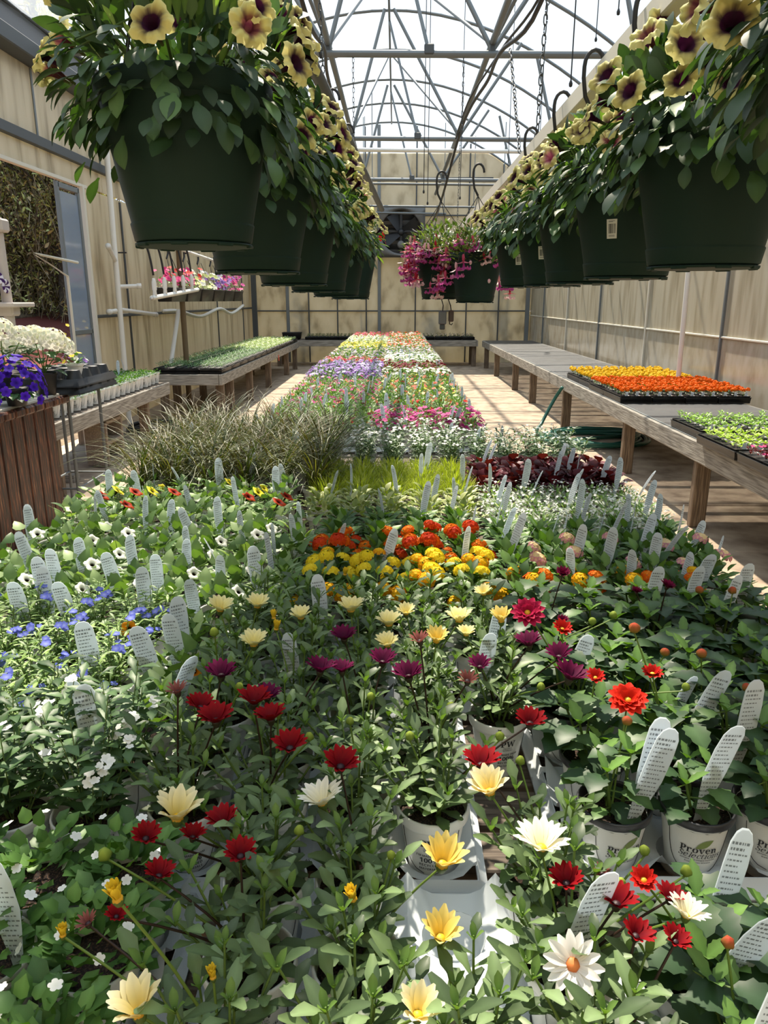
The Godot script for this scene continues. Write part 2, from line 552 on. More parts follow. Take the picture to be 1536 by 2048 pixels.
# ---- species: each returns a list of leaves [mesh, frame]; extra parts go straight onto the node
var L := {}
var F := {}
func kinds() -> void:
	L.osteo = greens(["4d6040", "586d49", "647950", "70875a", "7f9669", "46573c"], 0.056, 0.0195, SPOON, 0.6, 0.35, 0.12)
	L.osteo_tip = greens(["6f8c48", "638140"], 0.024, 0.009, LANCE, 0.3, 0.4)
	L.dahlia = greens(["30492f", "375034", "3f5939", "48633d", "52703f"], 0.078, 0.05, SERRATE, 0.8, 0.22, 0.11, 1.4)
	L.dahlia_tip = greens(["5f8043", "6c9049"], 0.04, 0.02, SERRATE, 0.4, 0.3, 0.1, 1.3)
	L.nemesia = greens(["425e38", "4c693f", "587549", "395431"], 0.046, 0.014, LANCE, 0.6, 0.3, 0.16)
	L.bacopa = greens(["4c7036", "5a8040", "6b914b", "44652f"], 0.026, 0.022, OVATE, 0.4, 0.25, 0.1)
	L.lobelia = greens(["6a8748", "7b9850", "8eaa5e", "5a773f"], 0.026, 0.0065, LANCE, 0.5, 0.3)
	L.thun = greens(["5a7744", "6f8c55", "87a168", "9db37c", "4c6a3a"], 0.042, 0.033, HEART, 0.7, 0.25, 0.05, 1.15)
	L.lantana = greens(["4a6a36", "5a7b40", "3d5a30", "6a8a48"], 0.042, 0.026, OVATE, 0.6, 0.3, 0.06)
	L.sedum = greens(["96a334", "acb643", "c2ca58"], 0.034, 0.004, BLADE, 0.3, 0.3)
	L.coleus = greens(["4a1420", "5c1a2a", "38101b", "6d2233"], 0.042, 0.044, ROUND, 0.6, 0.2, 0.1, 1.2)
	L.alyssum = greens(["5f7f45", "6f9150", "86a563"], 0.022, 0.008, LANCE, 0.4, 0.3)
	L.alyssum_white = greens(["d5dad2", "c4ccbe"], 0.017, 0.009, OVATE, 0.3, 0.2)
	L.euph = greens(["4c6844", "5a7650", "6f8963"], 0.04, 0.01, LANCE, 0.5, 0.3)
	L.varieg = greens(["a9b56c", "c3ca8a", "8a9d55"], 0.034, 0.022, OVATE, 0.6, 0.3, 0.0, 0.7)
	L.cali = greens(["5f8040", "70924a", "4e6d38", "86a85a"], 0.03, 0.011, LANCE, 0.5, 0.3)
	L.petunia = greens(["3a5236", "435d3d", "4d6a44", "58774a", "344a32"], 0.056, 0.029, ROUND, 0.6, 0.18, 0.0, 1.2)
	L.petunia_up = greens(["6f8f4c", "5f8044", "86a561"], 0.04, 0.012, LANCE, 0.3, 0.4)
	L.hydra = greens(["33522f", "3f6237", "4b7040", "2b4629"], 0.11, 0.075, BROAD, 0.7, 0.2, 0.06, 1.3)
	L.fuchsia = greens(["55693f", "65794b", "46582f", "7a8a58"], 0.032, 0.016, OVATE, 0.5, 0.25)
	L.begonia = greens(["36542f", "44683a", "8fb33c", "9dc244"], 0.085, 0.03, LANCE, 0.6, 0.3, 0.05)
	L.grass = []
	for h in ["545c34", "626a3e", "46522a", "76704e", "5c5434", "3f4d26"]:
		L.grass.append(leaf(0.34 * rr(0.8, 1.2), 0.0052, lin(h), BLADE, rr(0.9, 2.3), 0.4))
	# flowers
	var cr := lin("8a0f1c"); var ct := lin("b3161f")
	F.red = daisy(15, 0.031, 0.0118, 0.7, lin("560812"), lin("a0141e"))
	F.purple = daisy(15, 0.031, 0.0105, 0.7, lin("430a2c"), lin("6e1546"))
	F.yellow = daisy(14, 0.028, 0.0115, 0.62, lin("efe07a"), lin("f6f0bd"))
	F.white = daisy(16, 0.034, 0.0115, 0.72, lin("f0e7b4"), lin("fbfaf2"))
	F.cup = daisy(13, 0.034, 0.0135, 0.55, lin("e9cf55"), lin("f8f2cf"))
	F.gold_cup = daisy(12, 0.034, 0.0125, 0.48, lin("e0bd35"), lin("f3e28f"))
	F.face = daisy(15, 0.034, 0.0125, 1.25, lin("f6efe6"), lin("fdfcfa"))
	F.dull = daisy(13, 0.026, 0.006, 0.7, lin("6d3b35"), lin("a1605a"))
	F.dahlia = daisy(13, 0.032, 0.0165, 1.25, lin("c01f14"), lin("e2341f"), 3)
	F.magenta = daisy(13, 0.03, 0.0135, 1.2, lin("8a1039"), lin("b91f4d"), 3)
	F.small_red = daisy(12, 0.026, 0.0115, 0.9, lin("a31515"), lin("d22a22"), 2)
	F.dark_magenta = daisy(13, 0.026, 0.01, 0.8, lin("520a2c"), lin("7a1440"), 3)
	F.eye_dark = dome(0.0062, 0.005, lin("1a0a12"), lin("33141c"))
	F.eye_gold = dome(0.0062, 0.005, lin("b98a16"), lin("e3b324"))
	F.eye_orange = dome(0.0082, 0.005, lin("b95a1c"), lin("e58a4a"))
	F.bud_yellow = bud(0.0068, 0.03, lin("8f9a2c"), lin("eac62c"))
	F.bud_open = daisy(10, 0.027, 0.0105, 0.2, lin("c9a526"), lin("efd23f"), 2, 0.1)
	F.bud_green = bud(0.0075, 0.016, lin("5d7a33"), lin("9fb04c"))
	F.bud_red = bud(0.009, 0.017, lin("6f7a35"), lin("c0453a"))
	F.orange_thun = trumpet(0.023, 0.02, [lin("2a0d06"), lin("1c0a06"), lin("2a0d06"), lin("d97912"), lin("e98a1c"), lin("ee9328"), lin("ee9328")], 0.05)
	F.white_thun = trumpet(0.021, 0.02, [lin("15100c"), lin("15100c"), lin("241c14"), lin("ecece0"), lin("f4f4ea"), lin("f6f6ee"), lin("f6f6ee")], 0.06)
	F.red_thun = trumpet(0.022, 0.02, [lin("1a0605"), lin("1a0605"), lin("30090a"), lin("7d1c10"), lin("a32e14"), lin("b5441f"), lin("b5441f")], 0.08)
	F.yellow_thun = trumpet(0.022, 0.02, [lin("1a1005"), lin("1a1005"), lin("2a1a06"), lin("e6cf1f"), lin("f0dd35"), lin("f2e24a"), lin("f2e24a")], 0.06)
	var pc := [lin("4d5a2c"), lin("3a1730"), lin("2c0f26"), lin("35142c"), lin("b3a564"), lin("d8d084"), lin("e3de9a")]
	F.petunia = trumpet(0.034, 0.045, pc, 0.2, 0.0, true)
	F.petunia_pale = trumpet(0.031, 0.045, [lin("4d5a2c"), lin("5a3a30"), lin("5b2a3a"), lin("8a5a4c"), lin("cfc67a"), lin("dad68c"), lin("e6e2a4")], 0.28, 0.0, true)
	F.petunia_pink = trumpet(0.03, 0.045, [lin("4d5a2c"), lin("7a3a48"), lin("8a3f58"), lin("b0707a"), lin("cfb482"), lin("dad08c"), lin("e0d898")], 0.26, 0.0, true)
	for q in [["lan_red", "c23a1c", "d9541f"], ["lan_orange", "df7a1c", "e2601c"], ["lan_gold", "e8b81f", "e2921c"], ["lan_yellow", "e9cf2a", "efd93c"], ["lan_pink", "e8cfa0", "d58aa8"]]:
		var a := disc(0.0058, 4, lin(q[1]), lin(q[1])); var b := disc(0.0058, 4, lin(q[1]), lin(q[2]))
		F[q[0]] = head(0.021, 0.015, [b, b, a], 26, 1.25, 0.48)
	var wd := disc(0.0125, 4, lin("e6e7d8"), lin("f4f3ea"), 0.15)
	var wd2 := disc(0.0125, 4, lin("d5dcb0"), lin("ece9d2"), 0.2)
	F.hydra = head(0.066, 0.055, [wd, wd2], 75, 1.0, 0.68)
	F.blue = disc(0.0085, 5, lin("8f9ad8"), lin("5560c0"), 0.2)
	F.tiny_white = disc(0.007, 5, lin("e9ebe2"), lin("f6f6f2"), 0.2)
	for q in [["pink", "b8356f", "d665a8"], ["magenta_disc", "8a1450", "b52a78"], ["crimson", "4a0a18", "7a1226"], ["coral", "c75a48", "dd7a66"], ["violet", "744a96", "a07abf"], ["lilac", "a89ac4", "c8bedc"], ["yellow_disc", "d8b81f", "ecd84a"], ["lemon", "dbe07a", "eff0b0"], ["white_disc", "e3e6c8", "f7f7f0"], ["scarlet", "b51f16", "dc3322"], ["orange_disc", "d0701c", "ea9440"], ["hot_pink", "cf2f6c", "ea5a92"], ["deep_violet", "241066", "4a26b0"], ["black_disc", "100a10", "1d1220"], ["blush", "d8b0a8", "ecd4cc"]]:
		F[q[0]] = disc(0.016, 5, lin(q[1]), lin(q[2]), 0.25)
	F.marigold = head(0.016, 0.015, [disc(0.009, 4, lin("d85a10"), lin("e8701a"), 0.5)], 18, 1.0, 0.6)
	F.marigold_yellow = head(0.016, 0.015, [disc(0.009, 4, lin("dba81a"), lin("ecc530"), 0.5)], 18, 1.0, 0.6)
	# fuchsia: flared sepals over a full skirt, hanging
	for q in [["fuchsia", "c8506c", "eaa0ae", "b0408a", "c45aa6"], ["fuchsia_pale", "e6b4b8", "f4e4e0", "a8408c", "cf7ab4"], ["fuchsia_red", "b8283e", "dc6a72", "e6b8c0", "f0d6d8"]]:
		var fb := Bunch.new()
		var sep := leaf(0.026, 0.012, lin(q[1]), LANCE, -0.9, 0.2, 0.0, 1.1, lin(q[2]))
		for k in 4:
			var f := TAU * k / 4
			fb.add(sep, fr(Vector3.ZERO, Vector3(cos(f), -0.7, sin(f)), Vector3.UP))
		var a := lin(q[3])
		fb.add(trumpet(0.019, 0.022, [lin(q[1]), a, a, a, a, lin(q[4]), lin(q[4])], 0.35), Transform3D(Basis(Vector3.RIGHT, PI), Vector3(0, -0.02, 0)))
		fb.add(bud(0.004, 0.02, lin(q[1]), lin(q[1])), Transform3D(Basis(), Vector3(0, -0.002, 0)))
		F[q[0]] = fb.mesh()
	F.fuchsia_bud = bud(0.008, 0.024, lin("e9a9b4"), lin("f2e6e2"))

func osteo(o: Node3D, split: bool, s := 1.0) -> void:
	var leaves := []
	var stems := MB.new()
	for k in 9:
		var f := TAU * k / 9.0 + rr(-0.3, 0.3)
		var tilt := rr(0.1, 0.75) if k > 1 else 0.08
		var len := rr(0.08, 0.15) * s
		var a := Vector3(cos(f), 0, sin(f)) * rr(0.005, 0.02) + Vector3(0, 0.1, 0)
		var d := Vector3(cos(f) * sin(tilt), cos(tilt), sin(f) * sin(tilt))
		stems.tint = lin("6f8a45")
		stems.tube([a, a + d * len * 0.5, a + d * len + Vector3(0, len * 0.06, 0)], [0.0021, 0.0018, 0.0013], 5)
		var n := 9
		for j in n:
			var t := 0.12 + 0.88 * j / (n - 1)
			var g := f + j * 2.4
			var side := Vector3(cos(g), 0, sin(g))
			var up := lerpf(0.25, 1.1, t)
			leaves.append([pick(L.osteo), fr(a + d * len * t, side + Vector3(0, up, 0), Vector3(0, 1, 0) - side * 0.4, rr(0.75, 1.15) * (1.0 - 0.25 * t) * s)])
		for j in 3:
			var g := j * 2.1 + f
			leaves.append([pick(L.osteo_tip), fr(a + d * len, Vector3(cos(g) * 0.5, 1, sin(g) * 0.5), Vector3(-cos(g), 0.3, -sin(g)), rr(0.8, 1.1))])
	part("stem", stems.mesh(), M.leaf, o)
	put(leaves, "leaf", M.leaf, o, split)
func dahlia(o: Node3D, split: bool, ns := 5, sc := 1.0) -> void:
	var leaves := []
	var stems := MB.new()
	stems.tint = lin("5f7a3a")
	for k in ns:
		var f := TAU * k / ns + rr(-0.3, 0.3)
		var tilt := rr(0.15, 0.5) if k else 0.05
		var len := rr(0.07, 0.12)
		var a := Vector3(cos(f), 0, sin(f)) * 0.012 + Vector3(0, 0.1, 0)
		var d := Vector3(cos(f) * sin(tilt), cos(tilt), sin(f) * sin(tilt))
		stems.tube([a, a + d * len], [0.003, 0.002], 6)
		for j in 6:
			var t := 0.2 + 0.8 * (j / 2) / 2.0
			var g := f + (j / 2) * 1.57 + (j % 2) * PI + rr(-0.25, 0.25)
			var side := Vector3(cos(g), rr(0.05, 0.5), sin(g))
			stems.tube([a + d * len * t, a + d * len * t + side * 0.02], [0.0014, 0.0012], 4)
			leaves.append([pick(L.dahlia), fr(a + d * len * t + side * 0.018, side, Vector3.UP, rr(0.6, 1.05) * sc)])
		for j in 3:
			var g := j * 2.1 + f
			leaves.append([pick(L.dahlia_tip), fr(a + d * len, Vector3(cos(g) * 0.8, 0.9, sin(g) * 0.8), Vector3(-cos(g), 0.6, -sin(g)), rr(0.7, 1.1))])
	part("stem", stems.mesh(), M.leaf, o)
	put(leaves, "leaf", M.leaf, o, split)
# leafy mound: leaves over an ellipsoid that starts at the soil, optional florets on top
func mound(o: Node3D, set_: Array, n: int, r: float, h: float, split := false, florets: Array = [], nf := 0, up := 0.4, fs := 1.0, name_ := "flower", fsplit := false) -> void:
	var leaves := []
	for k in n:
		var t := acos(1.0 - rr(0.02, 1.0))
		var f := k * 2.39996 + rr(-0.3, 0.3)
		var d := Vector3(cos(f) * sin(t), cos(t), sin(f) * sin(t))
		var q := rr(0.35, 0.95)
		var at := Vector3(d.x * r * q, 0.1 + d.y * h * q, d.z * r * q)
		leaves.append([pick(set_), fr(at, Vector3(d.x, d.y * 0.5 + up * rr(0.2, 1.6), d.z) + Vector3(rr(-0.5, 0.5), 0, rr(-0.5, 0.5)), Vector3.UP, rr(0.75, 1.2))])
	put(leaves, "leaf", M.leaf, o, split)
	var fl := []
	for k in nf:
		var t := acos(1.0 - rr(0.0, 0.75))
		var f := k * 2.39996 + rr(-0.4, 0.4)
		var d := Vector3(cos(f) * sin(t), cos(t), sin(f) * sin(t))
		fl.append([pick(florets), upright(Vector3(d.x * r * 1.0, 0.105 + d.y * h * rr(0.95, 1.12), d.z * r * 1.0), d + Vector3(0, 0.5, 0.15), rr(0.8, 1.15) * fs)])
	if nf: put(fl, name_, M.petal, o, fsplit)
func stems_up(o: Node3D, n: int, len: float, set_: Array, per: int, spread := 0.35, s := 1.0, split := false) -> Array:
	var leaves := []
	var tips := []
	var m := MB.new()
	m.tint = lin("7a8f58")
	for k in n:
		var f := TAU * k / n + rr(-0.4, 0.4)
		var tilt := rr(0.0, spread)
		var a := Vector3(cos(f), 0, sin(f)) * rr(0.003, 0.03) + Vector3(0, 0.1, 0)
		var d := Vector3(cos(f) * sin(tilt), cos(tilt), sin(f) * sin(tilt))
		var ln := len * rr(0.7, 1.1)
		m.tube([a, a + d * ln], [0.0013, 0.0008], 4)
		tips.append([a + d * ln, d])
		for j in per:
			var t := 0.15 + 0.85 * j / float(per)
			var g := f + j * 2.4
			leaves.append([pick(set_), fr(a + d * ln * t, Vector3(cos(g), rr(0.2, 0.8), sin(g)), Vector3.UP, rr(0.75, 1.15) * s)])
	part("stem", m.mesh(), M.leaf, o)
	put(leaves, "leaf", M.leaf, o, split)
	return tips
func blossoms(o: Node3D, tips: Array, set_: Array, each: int, spread: float, s := 1.0, split := false) -> void:
	var fl := []
	for t in tips:
		for k in each:
			var q: Vector3 = t[0] + Vector3(rr(-1, 1), rr(-0.3, 0.6), rr(-1, 1)) * spread
			fl.append([pick(set_), upright(q, t[1] + Vector3(rr(-0.5, 0.5), 0.3, rr(-0.2, 0.7)), rr(0.8, 1.2) * s)])
	put(fl, "flower", M.petal, o, split)

# ---- plants that fill the benches
var SP := {}
func proto(kind: String, pot: String, fill: Callable, variants := 3) -> void:
	var out := []
	for k in variants:
		var o := Node3D.new()
		if pot: make_pot(o, "dark_rim" if pot == "dark_rim" else "white", pot != "plain")
		fill.call(o)
		out.append(o)
	SP[kind] = out
func species() -> void:
	proto("osteo", "white", func(o): osteo(o, true), 4)
	proto("osteo_far", "white", func(o): osteo(o, false), 4)
	proto("dahlia", "dark_rim", func(o): dahlia(o, true), 4)
	proto("dahlia_front", "dark_rim", func(o): dahlia(o, true, 3, 0.78), 3)
	proto("nemesia", "white", func(o):
		var tips := stems_up(o, 12, 0.17, L.nemesia, 12, 0.45)
		blossoms(o, tips.slice(0, 3), [F.tiny_white], 4, 0.012))
	proto("bacopa", "white", func(o): mound(o, L.bacopa, 130, 0.085, 0.1, true, [F.tiny_white], 7))
	proto("lobelia", "white", func(o):
		var tips := stems_up(o, 22, 0.13, L.lobelia, 16, 0.75)
		blossoms(o, tips.slice(0, 3), [F.blue], 4, 0.014))
	for q in [["orange", F.orange_thun, 0], ["white", F.white_thun, 1], ["red", F.red_thun, 1], ["yellow", F.yellow_thun, 1]]:
		proto("thun_" + q[0], "white", func(o):
			names["vine"] = names.get("vine", 0) + 1
			mound(o, L.thun, 36, 0.085, 0.12, true)
			mound(o, [], 0, 0.07, 0.15, false, [q[1]], q[2] if names["vine"] % 2 == 0 else 0, 0.3, 1.1, "flower", true)
			var m := MB.new()
			m.tint = lin("6f8a4a")
			for k in 4:
				var f := TAU * k / 4 + rr(-0.5, 0.5)
				m.tube([Vector3(0, 0.1, 0), Vector3(cos(f) * 0.03, 0.17, sin(f) * 0.03), Vector3(cos(f) * 0.085, 0.2, sin(f) * 0.085)], [0.0013, 0.001, 0.0006], 4)
			part("stem", m.mesh(), M.leaf, o), 4)
	proto("grass", "white", func(o):
		var leaves := []
		for k in 95:
			var f := rr(0, TAU)
			var tilt := rr(0.05, 0.6)
			leaves.append([pick(L.grass), fr(Vector3(cos(f), 0, sin(f)) * rr(0, 0.03) + Vector3(0, 0.1, 0), Vector3(cos(f) * sin(tilt), cos(tilt), sin(f) * sin(tilt)), Vector3(-cos(f), 0.3, -sin(f)), rr(0.45, 1.1))])
		put(leaves, "leaf", M.leaf, o, false), 4)
	for q in [["orange", ["lan_red", "lan_orange"]], ["gold", ["lan_gold", "lan_yellow"]], ["pink", ["lan_pink"]], ["amber", ["lan_orange", "lan_gold"]]]:
		proto("lantana_" + q[0], "white", func(o):
			var fl := []
			for k in q[1]: fl.append(F[k])
			mound(o, L.lantana, 70, 0.075, 0.1, false, fl, 6 if q[0] != "pink" else 1, 0.4, 1.0, "flower_head", true), 3)
	proto("green", "white", func(o): mound(o, L.lantana, 65, 0.075, 0.07), 3)
	proto("varieg", "white", func(o): mound(o, L.varieg, 75, 0.08, 0.085), 3)
	proto("sedum", "plain", func(o):
		var leaves := []
		for k in 260:
			var f := rr(0, TAU)
			var q := sqrt(rr(0, 1)) * 0.075
			leaves.append([pick(L.sedum), fr(Vector3(cos(f) * q, 0.1 + rr(0, 0.07) * (1.0 - q * 5.0), sin(f) * q), Vector3(cos(f) * rr(0, 0.9), 1, sin(f) * rr(0, 0.9)), Vector3(-cos(f), 0.2, -sin(f)), rr(0.7, 1.3))])
		put(leaves, "leaf", M.leaf, o, false), 3)
	proto("coleus", "plain", func(o): mound(o, L.coleus, 60, 0.08, 0.09, true), 3)
	proto("alyssum", "white", func(o): 
		mound(o, L.alyssum, 90, 0.075, 0.06)
		mound(o, L.alyssum_white, 60, 0.085, 0.075, false, [F.tiny_white], 30, 0.2, 0.8), 3)
	proto("euph", "white", func(o):
		var tips := stems_up(o, 12, 0.16, L.euph, 12, 0.5)
		blossoms(o, tips, [F.tiny_white], 2, 0.016), 3)
	proto("euph_tall", "white", func(o):
		var tips := stems_up(o, 11, 0.15, L.euph, 14, 0.4)
		blossoms(o, tips, [F.tiny_white], 2, 0.012, 0.8), 3)
	for q in [["pink", ["pink", "pink", "magenta_disc"], 18], ["red_few", ["crimson", "scarlet"], 2], ["rose", ["blush", "pink", "coral"], 5], ["mixed", ["yellow_disc", "coral", "white_disc", "lemon"], 6], ["scarlet", ["scarlet", "coral"], 3], ["violet", ["violet", "lilac", "violet"], 26], ["crimson", ["crimson"], 24], ["coral", ["coral", "hot_pink"], 20], ["white", ["white_disc"], 18], ["silver", ["lilac", "white_disc", "blush"], 9], ["yellow", ["yellow_disc", "lemon"], 20], ["cream", ["white_disc", "lemon"], 22], ["fire", ["orange_disc", "scarlet", "blush", "white_disc"], 13], ["dusky", ["black_disc", "pink"], 4]]:
		proto("cali_" + q[0], "plain", func(o):
			var fl := []
			for k in q[1]: fl.append(F[k])
			mound(o, L.cali, 110, 0.088, 0.11, false, fl, q[2], 0.5, 1.0), 3)
	proto("bench_green", "white", func(o): mound(o, L.bacopa, 45, 0.07, 0.06, false, [], 0, 0.5), 3)

var planted := {}
var tag_mesh: Array = []
func make_tags() -> void:
	for v in 3:
		var m := MB.new()
		var pr := [[-0.05, 0.2], [0.0, 0.42], [0.03, 0.72], [0.055, 0.97], [0.09, 1.0], [0.112, 0.9], [0.122, 0.62], [0.126, 0.25]]
		var bow: float = [0.05, -0.06, 0.12][v]
		for side in [1.0, -1.0]:
			for q in pr:
				var z: float = bow * q[0] * 1.5 * absf(q[0]) * 6.0 + side * 0.0004
				for s in [-1.0, 1.0]:
					m.vert(Vector3(s * side * 0.0145 * q[1], q[0], z), Vector2(0.5 + 0.5 * s * side * q[1], clampf(1.0 - (q[0] + 0.01) / 0.136, 0, 1)))
			m.sheet(pr.size(), 2)
		tag_mesh.append(m.mesh())
func plant_tag(at: Vector3, lean: Vector3, yaw: float, label: String, group: String, s := 1.0) -> void:
	var o := part(fresh("plant_tag"), pick(tag_mesh), M.tag_print, self)
	var b := Basis(Vector3.UP, yaw)
	var y := (Vector3.UP + lean).normalized()
	o.transform = fr(at, y, b * Vector3(0, 0, 1), s)
	tag(o, label, "plant tag", group)

# a block of pots in rows and columns; look is the label's opening, where its place
func block(kind: String, called: String, look: String, group: String, xs: Array, zs: Array, base := 0.585, tags := 0.0, lean := Vector3.ZERO, free := 0.35, category := "potted plant", s := 1.0) -> void:
	var list: Array = planted.get(kind, [])
	for r in zs.size():
		for c in xs.size():
			var at := P(xs[c] + rr(-0.006, 0.006), base, zs[r] + rr(-0.006, 0.006))
			var place := "%s row from front, %s from left" % [ordinal(r), ordinal(c)] if xs.size() > 1 or zs.size() > 1 else "only one of its kind"
			var o := copy_of(pick(SP[kind]), called, look + ", " + place, category, at, rr(-free, free), group, s)
			list.append(o)
			if rng.randf() < tags:
				var ta := at + Vector3(rr(-0.03, 0.03), 0.118, rr(-0.045, -0.02))
				plant_tag(ta, lean + Vector3(rr(-0.12, 0.12), 0, rr(-0.15, 0.1)), (rr(-0.5, 0.5) if zs[r] < 1.75 else pick([-1.0, 1.0]) * rr(0.7, 1.35)), "plant tag in %s, %s row, %s from left" % [group, ordinal(r), ordinal(c)], "plant tags in the " + group, rr(1.0, 1.25))
	planted[kind] = list
func steps(a: float, b: float, d: float) -> Array:
	var out := []
	var n := int(round((b - a) / d))
	for k in n + 1: out.append(a + (b - a) * k / maxf(n, 1))
	return out

# white carry tray: a raised deck with a round hole per pot, its webs rising to points between the holes
var tray_meshes := {}
func tray(x0: float, z0: float, nx: int, nz: int, label: String, dx := 0.127, dz := 0.13) -> void:
	var key := "%d_%d_%.3f" % [nx, nz, dx]
	if not tray_meshes.has(key):
		var deck := MB.new()
		var well := MB.new()
		for a in nx:
			for b in nz:
				var o := Vector3(a * dx, 0, -b * dz)
				for ring in 3:
					for s in 33:
						var g := TAU * s / 32.0
						var d := Vector2(cos(g), sin(g))
						var k := minf(dx * 0.5 / maxf(absf(d.x), 1e-4), dz * 0.5 / maxf(absf(d.y), 1e-4))
						var q := lerpf(0.044, k, ring / 2.0)
						var corner := clampf((k - 0.064) / 0.026, 0.0, 1.0)
						var y: float = 0.026 + [0.0, 0.005, 0.01][ring] + [0.0, 0.014, 0.04][ring] * corner * corner
						deck.vert(o + Vector3(d.x * q, y, -d.y * q))
				deck.sheet(3, 33)
				var w := MB.new()
				well.lathe([[0.0, 0.002], [0.036, 0.002], [0.041, 0.012], [0.044, 0.026]], 20, o)
		var x1 := (nx - 1) * dx * 0.5
		var z1 := (nz - 1) * dz * 0.5
		var hx := nx * dx * 0.5
		var hz := nz * dz * 0.5
		var skirt := MB.new()
		var ring := [[0.0, 0.036], [0.003, 0.037], [0.007, 0.02], [0.018, 0.014], [0.019, 0.008], [0.008, 0.008], [0.004, 0.018], [0.0, 0.03]]
		for q in ring:
			for k in 5:
				var sx: float = [-1.0, 1.0, 1.0, -1.0, -1.0][k]
				var sz: float = [1.0, 1.0, -1.0, -1.0, 1.0][k]
				skirt.vert(Vector3(x1 + sx * (hx + q[0]), q[1], -z1 + sz * (hz + q[0])))
		skirt.sheet(ring.size(), 5)
		tray_meshes[key] = [deck.mesh(), well.mesh(), skirt.mesh()]
	var t := thing("carry_tray", label, "tray", P(x0, 0.58, z0), "white carry trays under the pots")
	part("deck", tray_meshes[key][0], M.tray_white, t)
	part("cup", tray_meshes[key][1], M.tray_white, t)
	part("skirt", tray_meshes[key][2], M.tray_white, t)

